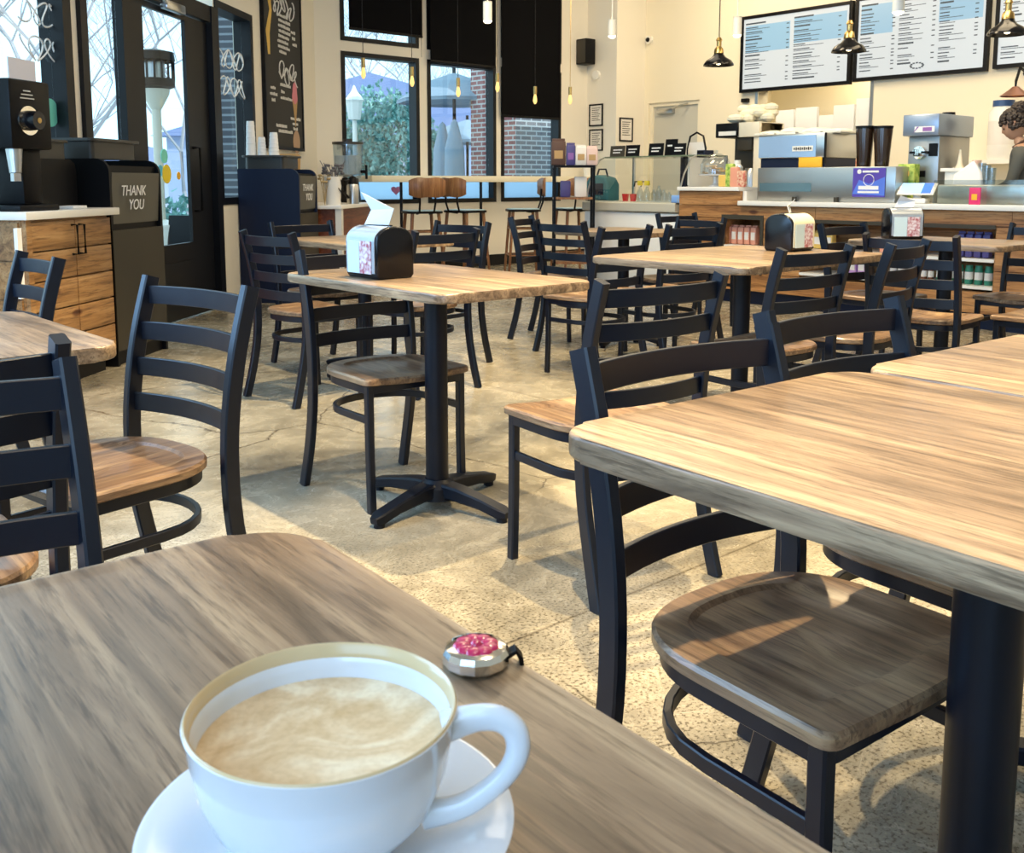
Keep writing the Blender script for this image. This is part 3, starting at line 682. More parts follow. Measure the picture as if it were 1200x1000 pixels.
# ---------------------------------------------------------------- napkin dispensers
def dispenser(label,x,y,rz,fm,body='blackgloss'):
    t=thing('napkin_dispenser',label,'napkin dispenser',(x,y,.7605),rz,'napkin dispensers on the tables')
    d,w,h=.15,.19,.175
    prof=[(-d/2,.012),(-d/2+.01,0),(d/2-.01,0),(d/2,.012),(d/2,h*.72)]
    for k in range(1,10):
        a=PI*k/10;prof.append((d/2*math.cos(a),h*.72+h*.28*math.sin(a)))
    prof.append((-d/2,h*.72))
    m=MB();m.prism([(-p[0],p[1]) for p in prof],-w/2,w/2,bev=.008,M4=Matrix(((0,0,1,0),(1,0,0,0),(0,1,0,0),(0,0,0,1))));m.build('housing',M[body],t,smooth=40)
    # front plate on the local -y side
    q=[(-d/2-.003,.02)]+[(-d/2-.003,h*.70)]+[((d/2+.003)*math.cos(PI-PI*k/20),h*.72+h*.285*math.sin(PI*k/20)) for k in range(0,9)]
    m=MB();m.sweep([(0,a,b) for a,b in q],w*.9,.003,up=Vector((0,-.5,.5)));m.build('face_plate',fm,t,smooth=40)
    m=MB();m.box((-w*.2,-d/2-.006,h*.41),(w*.38,.002,h*.62));m.build('advert_text_panel',mat('pale_blue_print',(.62,.78,.82),.5),t,smooth=None)
    m=MB();m.box((w*.18,-d/2-.006,h*.41),(w*.36,.002,h*.62));m.build('advert_picture',M['ad'],t,smooth=None)
    m=MB();m.box((0,0,h*.995),(w*.6,.03,.006));m.build('slot',M['black'],t,smooth=None)
    return t
def napkin(label,x,y,rz,h=.09,k=1.):
    m=MB();V=[(-.05,0,-.01),(.055,.0,-.01),(.07,.01,h*.45),(-.045*k,-.02,h),(-.03,.012,h*.4)]
    v=[m.bm.verts.new(p) for p in V];m.bm.faces.new((v[0],v[1],v[2],v[4]));m.bm.faces.new((v[4],v[2],v[3]))
    o=m.build('paper_napkin',M['paper'],smooth=None);o.modifiers.new('t','SOLIDIFY').thickness=.0015
    place(o,(x,y,.7605+.186),rz);return tag(o,label,'napkin','napkins sticking out of the dispensers')
plate=mat('silver_face_plate',(.5,.55,.62),.25,metal=.6);plate2=mat('cream_face_plate',(.75,.7,.5),.35)
d=dispenser('black napkin dispenser on the middle table, silver face turned left',1.855,2.80,-PI/2,plate)
napkin('white napkin pulled up from the dispenser on the middle table',1.855,2.82,-PI/2+.3,.10)
dispenser('napkin dispenser with navy side and cream face, on the table right of centre',4.03,2.62,0.,plate2)
napkin('white napkin fanned above the cream-faced dispenser',4.03,2.62,.5,.055,.4)
dispenser('napkin dispenser facing the camera on the far right table',5.34,2.74,-.75,plate)
napkin('white napkin above the far right dispenser, beside the tablet',5.34,2.74,-.8,.06,.5)
# ---------------------------------------------------------------- cup, saucer, foam, bag hook
rim=G(378,830,.76+.075);cupx,cupy=rim.x,rim.y
cz=.7605
t=thing('saucer','white saucer under the coffee cup on the near table','saucer',(cupx+.001,cupy-.002,cz))
m=MB();m.lathe([(0,.001),(.034,.001),(.036,.0),(.05,.003),(.078,.012),(.088,.0185),(.0885,.020),(.086,.0205),(.07,.0145),(.045,.0075),(.036,.0065),(.034,.0055),(0,.0055)],seg=80);m.build('dish',M['porcelain'],t,smooth=60)
t=thing('coffee_cup','wide white cup of milky coffee with a foam swirl on the near table','cup',(cupx,cupy,cz+.0058))
m=MB();prof=[(0,.002),(.026,.002),(.028,0),(.0305,.001),(.031,.006),(.043,.013),(.053,.025),(.0585,.040),(.0615,.056),(.0632,.068),(.0638,.0695),(.0626,.0705),(.0612,.0695),(.0595,.058),(.056,.042),(.049,.028),(.038,.017),(.02,.011),(0,.010)]
m.lathe(prof,seg=96);m.build('bowl',M['porcelain'],t,smooth=60)
m=MB();m.lathe([(.0637,.0694),(.0633,.0702),(.0626,.0708),(.0611,.0697),(.0603,.0635)],seg=96);m.build('stained_rim',M['stainedrim'],t,smooth=60)
hd=(Vector((S,-C,0))+Vector((C,S,0))*-.02).normalized()
P=[hd*r+Vector((0,0,z)) for r,z in ((.058,.0600),(.072,.0645),(.083,.0645),(.0905,.059),(.0925,.049),(.088,.038),(.077,.027),(.064,.019),(.047,.015))]
P,(hw_,hh_)=smooth_path(P,5,([.016,.0135,.013,.0125,.0115,.011,.011,.012,.015],[.011,.0085,.008,.008,.008,.008,.008,.009,.011]))
m=MB();m.sweep(P,hw_,hh_,up=hd.cross(Vector((0,0,1))),round_=True,seg=14)
hn=m.build('handle',M['porcelain'],t,smooth=80)
m=MB();m.lathe([(0,.0525),(.03,.0527),(.055,.0526),(.0584,.0532)],seg=64);m.build('milk_foam',M['foam'],t,smooth=60)
hk=G(558,776,.762)
t=thing('bag_hook','round metal bag hook with a raspberry-red enamel flower, near the cup','bag hook',(hk.x,hk.y,cz),.4)
m=MB();m.lathe([(0,0),(.020,0),(.0225,.003),(.0225,.009),(.0205,.0125),(.016,.0135),(0,.0135)],seg=14);m.build('disc',M['chrome'],t,smooth=20)
em=mat('raspberry_enamel',(.55,.02,.10),.12,coat=.6)
m=MB()
for k in range(9):
    a=k*2*PI/9;m.sph((.0095*math.cos(a),.0095*math.sin(a),.0135),(.0065,.0065,.0024),10,6)
m.sph((0,0,.0145),(.004,.004,.0025),10,6);m.build('enamel_flower',em,t)
m=MB();hx=Vector((math.cos(-1.0),math.sin(-1.0),0));m.sweep([hx*.018+Vector((0,0,.004)),hx*.0265+Vector((0,0,.009)),hx*.030+Vector((0,0,.004)),hx*.031+Vector((0,0,-.004))],.010,.003,up=Vector((0,0,1)));m.build('hook_arm',M['black'],t)
# ---------------------------------------------------------------- bar ledge and stools
lx0,lx1=onY(432,211,WY-.3).x,onY(704,211,WY-.3).x;lz=onY(560,207,WY-.36).z
t=thing('window_bar','cream bar ledge running along under the windows','bar',((lx0+lx1)/2,WY-.19,0))
m=MB();m.box((0,0,lz-.03),(lx1-lx0,.36,.075),bev=.006);m.build('ledge',mat('cream_ledge',(.84,.78,.6),.4),t)
for px in (563,470,690):
    m=MB();x=onY(px,260,WY-.3).x-(lx0+lx1)/2;m.cyl((x,-.12,0),(x,-.12,lz-.065),.018,seg=10);m.build('leg',M['pole'],t)
def make_stool(label):
    t=thing('bar_stool',label,'stool')
    m=MB();m.prism(rrect(.40,.38,.09),.745,.77,bev=.008);m.build('seat',M['black'],t)
    m=MB();m.prism(rrect(.37,.35,.08),.77,.778);m.build('seat_pad',M['stoolseat'],t)
    for sx in(-1,1):
        for sy in (-1,1):
            m=MB();m.cyl((sx*.20,sy*.19,0),(sx*.145,sy*.135,.745),.014,.019,seg=10);m.build('leg',M['wood_stool'],t)
    m=MB()
    for z in (.25,.55):
        k=.2-.055*z/.745
        for a,b in (((-k,-k),(k,-k)),((k,-k),(k,k)),((k,k),(-k,k)),((-k,k),(-k,-k))): m.cyl((a[0],a[1]*.95,z),(b[0],b[1]*.95,z),.009,seg=8)
    m.build('stretcher',M['wood_stool'],t)
    for sx in(-1,1):
        m=MB();m.tube([(sx*.07,-.05,.74),(sx*.08,-.18,.755),(sx*.085,-.215,.85),(sx*.085,-.225,1.0)],.011,8);m.build('back_support',M['black'],t)
    m=MB();P=[]
    for k in range(11):
        u=-1+k/5.;P.append((u*.2,-.25+.05*u*u,1.02))
    m.sweep(P,[.014]*11,[.15,.19,.21,.215,.205,.2,.205,.215,.21,.19,.15]);m.build('backrest',M['wood_stool'],t,smooth=50)
    return t
G1='bar stools along the window'
s0=make_stool('bar stool with the widest brown plywood back, first in the row under the left window');place(s0,at(494,10.6),face(.35,1));s0['group']=G1
dup(s0,at(545,10.9),face(1.,.15),'bar stool with its plywood back turned half sideways, second in the row',G1)
dup(s0,at(613,11.3),face(-.9,.6),'bar stool below the right window with a sunlit orange back',G1)
dup(s0,at(672,11.6),face(0.3,1),'bar stool half hidden behind the dark shelf rack',G1)
# ---------------------------------------------------------------- helper: box measured on a plane X=X0
def bx(px0,px1,X0,z0=None,z1=None,yt=None,yb=None):
    pm=(px0+px1)/2;a=onX(px0,200,X0).y;b=onX(px1,200,X0).y
    if z1 is None: z1=onX(pm,yt,X0).z
    if z0 is None: z0=onX(pm,yb,X0).z
    return a,b,z0,z1            # a = left (+Y) side, b = right (-Y) side
def W3(o,M4): o.data.transform(M4);return o
CX=7.28;CT=.915
# ---------------------------------------------------------------- service counter
yl=onX(797,230,CX).y;ym=onX(869,230,CX).y
def sheath(m,y0,y1,z0,z1,n,x=CX,seed=1):
    rnd=random.Random(seed);h=(z1-z0)/n
    for i in range(n):
        y=y0
        while y>y1+.01:
            L=min(rnd.uniform(1.2,2.2),y-y1);
            if y-L-y1<.3: L=y-y1
            m.b2((x-.012+rnd.uniform(-.003,.003),y-L+.002,z0+i*h+.003),(x+.01,y-.002,z0+(i+1)*h-.003));y-=L
t=thing('service_counter','long pine-plank service counter with a white top and lit product niches','counter',(CX,(yl-2.)/2,0))
o0=Vector((CX,(yl-2.)/2,0));Ti=Matrix.Translation(-o0)
n1=(onX(849,300,CX).y,onX(891,300,CX).y);n2=(onX(938,300,CX).y,onX(1166,300,CX).y)
zk=.12;nz=(.30,.74)
m=MB();yend=-2.
m.b2((CX+.42,yend,0),(CX+.7,yl,CT-.04))            # core behind niches
m.b2((CX+.02,yend,zk),(CX+.42,yl,nz[0]-.02));m.b2((CX+.02,yend,nz[1]+.02),(CX+.42,yl,CT-.04))
for a,b in ((yl,n1[0]),(n1[1],n2[0]),(n2[1],yend)): m.b2((CX+.02,b,nz[0]-.02),(CX+.42,a,nz[1]+.02))
m.b2((CX+.02,ym,CT-.04),(CX+.25,yl,1.0));m.b2((CX+.72,onX(1000,230,CX).y,0),(CX+1.28,yl,CT-.04));W3(m.build('carcass',M['wood_counter'],t,smooth=None),Ti)
m=MB();sheath(m,yl,yend,zk+.0,nz[0]-.02,1,seed=2);sheath(m,yl,yend,nz[1]+.02,CT-.045,1,seed=3)
for a,b,sd in ((yl,n1[0],4),(n1[1],n2[0],5),(n2[1],yend,6)): sheath(m,a,b,nz[0]-.02,nz[1]+.02,3,seed=sd)
sheath(m,yl,ym,CT-.045,1.0,1,seed=9);W3(m.build('plank_cladding',M['wood_counter'],t,smooth=None),Ti)
m=MB();m.b2((CX+.05,yend,0),(CX+.6,yl,zk));W3(m.build('kickboard',M['navy'],t,smooth=None),Ti)
m=MB();m.b2((CX-.06,yend,CT-.04),(CX+.75,ym,CT),bev=.004);W3(m.build('worktop',M['white'],t),Ti)
m=MB();m.b2((CX-.05,ym,1.0),(CX+.27,yl+.0,1.035),bev=.004);m.b2((CX+.02,ym-.04,CT),(CX+.26,ym,1.0));m.b2((CX+.6,onX(1000,230,CX).y,CT-.04),(CX+1.3,yl,CT));W3(m.build('raised_worktop',M['white'],t),Ti)
m=MB()
for a,b in (n1,n2):
    for z in (nz[0]-.0,.50): m.b2((CX-.015,b,z),(CX+.4,a,z+.022))
W3(m.build('niche_shelf',M['white'],t,smooth=None),Ti)
m=MB();a,b=n1
for p,q in (((CX-.02,a,nz[0]-.03),(CX,a+.03,nz[1]+.05)),((CX-.02,b-.03,nz[0]-.03),(CX,b,nz[1]+.05)),((CX-.02,b,nz[1]+.01),(CX,a,nz[1]+.05))): m.b2(p,q)
m.b2((CX-.02,n2[1],nz[1]),(CX-.013,n2[0],nz[1]+.03));W3(m.build('niche_frame',M['greypanel'],t,smooth=None),Ti)
# products in the niches
def bag(m,y,z,w,h,x,d=.07):
    m.box((x,y,z+h*.46),(d,w,h*.92),bev=.012);m.box((x,y,z+h*.96),(d*.25,w*.9,h*.08))
def products(y0,y1,z,n,h,mm,cat,nm,lab,grp,kind='bag',x=None):
    x=x or CX+.10
    for k in range(n):
        y=y0+(y1-y0)*(k+.5)/n;w=abs(y1-y0)/n*.86;m=MB()
        if kind=='bag': bag(m,0,0,w,h,0)
        else: m.lathe([(0,0),(w*.46,0),(w*.48,.01),(w*.48,h*.8),(w*.4,h*.86),(w*.4,h),(0,h)],seg=18)
        t=m.build(nm,M[mm] if isinstance(mm,str) else mm);place(t,(x,y,z));pos=['leftmost','second','third','fourth','fifth','sixth'][k] if k<n-1 else 'rightmost'
        m=MB();
        if kind=='bag': m.box((-.036,0,h*.45),(.003,w*.7,h*.4))
        else: m.cyl((0,0,h*.25),(0,0,h*.65),w*.487,seg=18,caps=False)
        m.build('label_band',M['label'],t,smooth=30)
        tag(t,lab%(pos+(' from the left' if 0<k<n-1 else '')),cat,grp)
zs=.525;z0=nz[0]+.024
pa,pb=onX(851,300,CX+.1).y,onX(888,300,CX+.1).y
products(pa,pb,zs,5,.17,'pinkbag','bag','coffee_bag',"salmon bag on the framed niche's upper shelf, %s",'salmon bags, upper niche shelf')
products(pa,pb,z0,5,.15,'pinkbag','bag','coffee_bag',"salmon bag on the framed niche's lower shelf, %s",'salmon bags, lower niche shelf')
def seg(p0,p1): return onX(p0,300,CX+.1).y,onX(p1,300,CX+.1).y
products(*seg(942,978),zs-.0,3,.15,'gold','bag','coffee_bag',"mustard bag at the left of the wide niche, %s",'mustard bags')
products(*seg(996,1018),z0,2,.17,'lilac','bag','coffee_bag','lilac bag low in the wide niche, %s','lilac bags')
products(*seg(1034,1072),z0,4,.13,'purple','jar','jar',"plum jar low in the wide niche, %s",'plum jars','jar')
products(*seg(1030,1075),zs,4,.13,'pinkbag','jar','jar',"pinkish jar on the wide niche's upper shelf, %s",'pinkish jars','jar')
products(*seg(1122,1162),zs,4,.19,'indigo','bag','coffee_bag',"indigo bag on the wide niche's upper shelf, %s",'indigo bags')
products(*seg(1098,1166),z0,6,.14,'green','can','tin',"green tin on the wide niche's lower shelf, %s",'green tins','can')
products(*seg(1080,1096),z0,2,.12,'brownjar' if 'brownjar' in M else 'cherry','jar','jar','dark red jar beside the green tins, %s','dark red jars','jar')
# ---------------------------------------------------------------- pastry case
PX0=CX-.02;ya=onX(685,240,PX0).y;yb=yl+.015;pz=onX(740,237,PX0).z;pt_=onX(740,184,PX0+.3).z
c0=Vector((PX0+.35,(ya+yb)/2,0));Tc=Matrix.Translation(-c0)
t=thing('pastry_case','white refrigerated pastry case with curved glass front','display case',c0)
m=MB();m.b2((PX0,yb,.08),(PX0+.75,ya,pz-.1),bev=.01);m.b2((PX0+.05,yb+.02,0),(PX0+.7,ya-.02,.08));W3(m.build('cabinet',M['white'],t),Tc)
m=MB();m.sweep([(PX0+.0,yb,pz-.045),(PX0+.0,ya,pz-.045)],.07,.09);W3(m.build('bumper_rail',mat('cream_bumper',(.55,.52,.42),.4),t),Tc)
m=MB();m.b2((PX0-.02,yb,pz-.012),(PX0+.75,ya,pz));W3(m.build('deck',M['white'],t,smooth=None),Tc)
prof=[(PX0+.02,pz),(PX0+.04,pz+.12),(PX0+.10,pz+.27),(PX0+.2,pt_-.03),(PX0+.28,pt_)]
m=MB()
for (x0,zz0),(x1,zz1) in zip(prof,prof[1:]): m.quad((x0,yb,zz0),(x0,ya,zz0),(x1,ya,zz1),(x1,yb,zz1))
o=W3(m.build('curved_glass',M['case_glass'],t,smooth=60),Tc)
m=MB();m.b2((PX0+.28,yb,pt_-.008),(PX0+.75,ya,pt_+.006));W3(m.build('top_glass_shelf',mat('green_edge_glass',(.18,.22,.15),.15),t,smooth=None),Tc)
for y in (ya-.01,yb+.01):
    m=MB();m.sweep([(x,y,z) for x,z in prof]+[(PX0+.74,y,pt_)],.014,.014,up=Vector((0,1,0)));m.sweep([(PX0+.74,y,pz),(PX0+.74,y,pt_)],.03,.03,up=Vector((0,1,0)));W3(m.build('glass_frame',M['steel'],t),Tc)
m=MB();m.b2((PX0+.72,yb+.5,pz),(PX0+.75,yb+.56,pt_));W3(m.build('rear_post',M['navy'],t,smooth=None),Tc)
m=MB();m.b2((PX0+.18,yb+.01,pz),(PX0+.74,yb+.014,pt_-.02));W3(m.build('end_panel',mat('pale_grey_panel',(.6,.62,.6),.4),t,smooth=None),Tc)
# things inside the case
X=PX0+.35
def on_case(px): return onX(px,230,X).y
for px,l in ((733,'left red cup inside the pastry case'),(742,'right red cup inside the pastry case')):
    m=MB();m.lathe([(0,0),(.028,0),(.038,.075),(.034,.075),(.026,.005),(0,.005)],seg=20);tag(place(m.build('red_cup',M['red']),(X,on_case(px),pz)),l,'cup','red cups in the pastry case')
for px,l in ((750,'left spray bottle with a yellow trigger head in the pastry case'),(758,'right spray bottle with a yellow trigger head in the pastry case')):
    y=on_case(px);t=thing('spray_bottle',l,'bottle',(X,y,pz+.0005),0,'spray bottles')
    m=MB();m.lathe([(0,0),(.035,0),(.038,.02),(.034,.09),(.015,.13),(.013,.15),(0,.15)],seg=20);m.build('bottle',M['clear'],t)
    m=MB();m.box((0,0,.185),(.03,.06,.05),bev=.008);m.build('sprayer_head',M['yellow'],t)
    m=MB();m.tube([(0,.03,.2),(0,.07,.2),(0,.08,.15)],.007,6);m.build('trigger',M['black'],t)
for px,h,l in ((766,.12,'small clear bottle right of the spray bottles'),(772,.16,'tall white-capped bottle in the pastry case'),(778,.12,'short bottle near the case end'),(784,.1,'squat jar by the blue label at the case end')):
    m=MB();m.lathe([(0,0),(.028,0),(.03,h*.7),(.012,h*.85),(.012,h),(0,h)],seg=18);tag(place(m.build('clear_bottle',M['clear']),(X,on_case(px),pz)),l,'bottle','clear bottles in the pastry case')
a,b,z0_,z1_=bx(784,797,PX0-.02,z0=pz+.002,yt=229);m=MB();m.box((0,0,(z1_-z0_)/2),(.06,a-b,z1_-z0_),bev=.004);tag(place(m.build('blue_label_box',mat('sky_blue_print',(.25,.45,.85),.5)),(PX0+.05,(a+b)/2,z0_)),'small sky-blue box at the right end of the pastry case','box')
# teal lunch bag in the case's left end
y=on_case(698);t=thing('lunch_bag','teal and navy lunch bag behind the left end of the case glass','bag',(X+.1,y,pz+.0005))
m=MB();m.prism([(-.17,0),(.17,0),(.17,.17),(.12,.24),(.0,.27),(-.12,.24),(-.17,.17)],-.1,.1,bev=.03,M4=Matrix(((0,0,1,0),(1,0,0,0),(0,1,0,0),(0,0,0,1))));m.build('body',M['teal'],t)
m=MB();m.tube([(0,-.08,.25),(0,-.05,.33),(0,.05,.33),(0,.08,.25)],.01,6);m.box((-.102,0,.12),(.012,.22,.12),bev=.005);m.build('strap_and_pocket',M['navy'],t)
# price signs standing on the case top
def sign(px0,px1,yt,l,mm='black',lines=2,X=PX0+.33):
    a,b,z0_,z1_=bx(px0,px1,X,z0=pt_+.007,yt=yt);w=a-b;h=z1_-z0_
    t=thing('price_sign',l,'sign',(X,(a+b)/2,z0_),0,'price signs on the pastry case')
    m=MB();m.box((.015,0,h/2),(.006,w,h),rot=Euler((0,.12,0)));m.box((.05,0,h*.25),(.006,w*.5,h*.55),rot=Euler((0,-.3,0)));m.build('card',M[mm],t,smooth=None)
    m=MB()
    for k in range(lines): m.box((.0095-.0*k,(.06 if k else -.02)*w,h*(.62-.25*k)),(.002,w*(.5 if k else .6),h*.1),rot=Euler((0,.12,0)))
    m.build('chalk_lettering',M['paper'],t,smooth=None)
sign(714,731,171,'brown-grey price sign, leftmost on the pastry case top','greypanel')
sign(732,748,170,'black price sign with slanted lettering, second from the left on the case')
sign(759,776,168,'black price sign in the middle of the case top')
sign(786,802,168,'black price sign at the right end of the case top',X=PX0+.3)
sign(778,792,163,'small black sign behind the rightmost price signs',lines=1,X=PX0+.62)
a,b,z0_,z1_=bx(801,819,PX0+.5,z0=pt_+.007,yt=156);t=thing('arched_menu_stand','arched black-framed card stand at the end of the case','sign',(PX0+.45,(a+b)/2-.1,1.036));w=.22;h=z1_-1.036
m=MB();m.tube([(0,-w/2,0),(0,-w/2,h*.7),(0,-w*.36,h*.93),(0,0,h),(0,w*.36,h*.93),(0,w/2,h*.7),(0,w/2,0)],.01,6);m.build('frame',M['black'],t)
m=MB();m.box((0,0,h*.42),(.006,w*.92,h*.8));m.build('card',M['label'],t,smooth=None)
# dark rack with coffee bags left of the case
q=at(672,9.75);t=thing('display_rack','black metal display rack with shelves left of the pastry case','shelf',(q.x,q.y,0),face(-C,-S)+PI)
for sx in(-1,1):
    for sy in (-1,1):
        m=MB();m.b2((sx*.19-.012,sy*.14-.012,0),(sx*.19+.012,sy*.14+.012,1.24));m.build('upright',M['black'],t,smooth=None)
rz_=(.3,.62,.93,1.24)
for z in rz_:
    m=MB();m.b2((-.2,-.15,z-.02),(.2,.15,z));m.build('shelf_board',M['wood_stool'] if z<1.2 else M['black'],t,smooth=None)
def rackpos(u,v=-.05): return t.matrix_basis@Vector((u,v,0))
bpy.context.view_layer.update()
rm=Matrix.Translation((q.x,q.y,0))@Matrix.Rotation(t.rotation_euler.z,4,'Z')
cols=[('brown tall coffee bag with folded top, on the rack left of the price signs',mat('dark_brown_bag',(.10,.05,.035),.6),.14,.26,-.15),('slim navy coffee bag between brown and pale bags on the rack top',M['indigo'],.09,.22,-.03),('left pale printed coffee bag on the rack top',M['label'],.11,.2,.07),('right pale printed coffee bag on the rack top',mat('blush_bag',(.75,.55,.5),.6),.11,.19,.18)]
for l,mm,w,h,u in cols:
    m=MB();m.box((0,0,h*.45),(w,.08,h*.9),bev=.012);m.box((0,0,h*.94),(w*.9,.025,h*.12),bev=.004)
    p_=rm@Vector((u,0,1.241));o=place(m.build('coffee_bag',mm),p_,t.rotation_euler.z);tag(o,l,'bag','coffee bags on the rack top')
    m=MB();m.box((0,-.042,h*.4),(w*.6,.003,h*.3));m.build('label_print',M['purple'] if 'navy' in l else M['kraft'],o,smooth=None)
p_=rm@Vector((-.08,0,.931));m=MB();m.box((0,0,.08),(.1,.08,.16),bev=.01);tag(place(m.build('boxed_item',M['indigo']),p_,t.rotation_euler.z),'dark boxed item on the second shelf of the rack','box')
p_=rm@Vector((.07,0,.931));m=MB();m.box((0,0,.1),(.12,.08,.2),bev=.01);tag(place(m.build('boxed_item',M['label']),p_,t.rotation_euler.z),'pale pink packet on the second shelf of the rack','box')
# ---------------------------------------------------------------- on the raised counter
ZR=1.0355
def yx(px,X): return onX(px,220,X).y
X=CX+.13;y=yx(838,X)
t=thing('cake_stand','glass-domed cake stand full of cookies on the raised counter','cake stand',(X,y,ZR))
m=MB();m.lathe([(0,0),(.07,0),(.02,.03),(.02,.09),(.15,.105),(.155,.115),(0,.112)],seg=32);m.build('stand',M['porcelain'],t)
m=MB();m.lathe([(.14,.116),(.14,.2),(.11,.26),(.05,.3),(.015,.305),(.02,.33),(0,.335)],seg=32);m.build('glass_dome',M['clear'],t)
rnd=random.Random(5)
for k in range(12):
    a=k*.9;r=.03+.07*(k%3)/2;m=MB();m.lathe([(0,-.006),(.034,-.004),(.036,.002),(.02,.009),(0,.01)],seg=14)
    o=m.build('cookie',M['kraft']);o.rotation_euler=(rnd.uniform(-.2,.2),rnd.uniform(-.2,.2),0);o.location=(X+r*math.cos(a),y+r*math.sin(a),ZR+.125+.02*(k//3));tag(o,'small brown cookie in the pile under the glass dome','cookie','cookies under the dome')
def blk(nm,lab,cat,px0,px1,yt,X0,dep,zb,mm,bev=.01,grp=None,yb=None):
    a,b,z0_,z1_=bx(px0,px1,X0,z0=zb,yt=yt)
    t=thing(nm,lab,cat,(X0+dep/2,(a+b)/2,zb+.0005),0,grp);return t,a-b,z1_-zb
for px,h,l in ((818,.10,'clear'),):
    pass
t,w,h=blk('dark_cabinet_box','narrow navy box standing behind the cake stand','box',816,825,176,CX+.4,.15,CT,'navy');m=MB();m.box((0,0,h/2),(.15,w,h),bev=.006);m.build('body',M['navy'],t);m=MB();m.box((0,0,h-.02),(.152,w*.8,.02));m.build('lid',M['black'],t)
for px,hh,l,c in ((866,.19,'clear jar with white and orange sweets beside the cake stand',M['clear']),(857,.24,'tall jug-like white container behind the snack jars',M['white'])):
    X=CX+.12;m=MB();m.lathe([(0,0),(.045,0),(.05,hh*.2),(.05,hh*.75),(.03,hh*.85),(.03,hh),(0,hh)],seg=20);tag(place(m.build('jar',c),(X+(.08 if hh>.2 else 0),yx(px,X),ZR)),l,'jar')
for px,yt,mm,l in ((861,192,'fruitbox','green and yellow snack bag leaning on the raised counter'),(868,196,'pinkbag','pink snack bag behind the green one'),(876,200,'snack','red printed snack packet at the raised counter edge'),(853,205,'gold','basket of golden snack packets below the cake stand')):
    X=CX+.12;a,b,z0_,z1_=bx(px-5,px+5,X,z0=ZR,yt=yt);hh=z1_-ZR;m=MB();m.box((0,0,hh/2),(.04,.09,hh),bev=.012);tag(place(m.build('snack_packet',M[mm]),(X-.09+.02*(px%4),yx(px,X),ZR)),l,'snack')
# batch brewer with black control head and white arm
t,w,h=blk('coffee_brewer','tall cream and black coffee brewer behind the snacks','coffee machine',838,889,144,CX+.8,.4,CT,'white')
for a_ in ():pass
m=MB();m.box((0,w*.22,h-.07),(.42,w*.56,.14),bev=.008);m.build('control_head',M['black'],t)
m=MB();m.box((-.0,-w*.25,h-.07),(.42,w*.5,.14),bev=.008);m.box((0,-w*.42,h*.5),(.36,w*.16,h),bev=.006);m.box((0,0,.02),(.4,w,.04));m.build('frame_arm',M['cream'],t)
m=MB();m.box((-.02,-w*.1,h-.2),(.28,w*.34,.14),bev=.02);m.build('grinder_chute',M['greypanel'],t)
m=MB();m.lathe([(0,.04),(.08,.04),(.085,.25),(.06,.3),(0,.3)],(-.02,-w*.1,0),20);m.build('server_urn',M['steel'],t)
m=MB();m.box((.14,w*.05,h*.5),(.12,w*.8,h-.02),bev=.005);m.build('back_column',M['greypanel'],t)
m=MB();m.box((-.213,w*.22,h-.1),(.003,w*.4,.04));m.build('label_strip',M['white'],t,smooth=None)
# translucent bag bundle on the brewer
m=MB();rnd=random.Random(3)
for k in range(16): m.sph((rnd.uniform(-.12,.12),rnd.uniform(-.2,.2),.045+.05*(k%3)),(.07,.07+.03*(k%2),.045),9,5)
a=bx(850,886,CX+.8,z0=1,yt=140);tag(place(m.build('paper_bundle',mat('cream_tissue',(.85,.8,.62),.8)),(CX+1.,(a[0]+a[1])/2,CT+h+.002)),'crumpled cream paper bundle on top of the brewer','paper')
# espresso machine
X0=CX+.28
t,w,h=blk('espresso_machine','large brushed-steel espresso machine with blue-reflecting back panel','espresso machine',888,966,157,X0,.55,CT,'steel')
m=MB();m.box((0,0,h-.105),(.55,w,.21),bev=.01);m.build('top_housing',M['steel'],t)
m=MB();m.box((-.278,w*.06,h-.11),(.004,w*.86,.185));m.build('back_panel',mat('sky_reflecting_panel',(.42,.58,.8),.22,metal=.5),t,smooth=None)  # blue-silver tone set in the panel's base colour
m=MB();m.box((0,0,h-.25),(.5,w*.96,.09));m.build('waist_panel',M['navy'],t,smooth=None)
m=MB();m.box((.05,0,.12),(.45,w,h-.42),bev=.01);m.build('base_housing',M['steel'],t)
m=MB();m.box((-.282,-w*.18,h-.13),(.004,w*.3,.045));m.build('name_plate',M['white'],t,smooth=None)
m=MB()
for k in range(9): m.box((-.285,-w*.18+w*.12-k*w*.03,h-.13),(.002,w*.018,.02+.006*(k%2)))
m.build('name_lettering',M['black'],t,smooth=None)
m=MB();m.box((-.268,-w*.29,h-.25),(.02,w*.34,.095),bev=.008);m.build('orange_cloth',M['orange'],t)
m=MB();m.box((-.27,-w*.497,h-.13),(.02,.012,.26));m.build('side_edge',M['black'],t,smooth=None)
top=CT+h
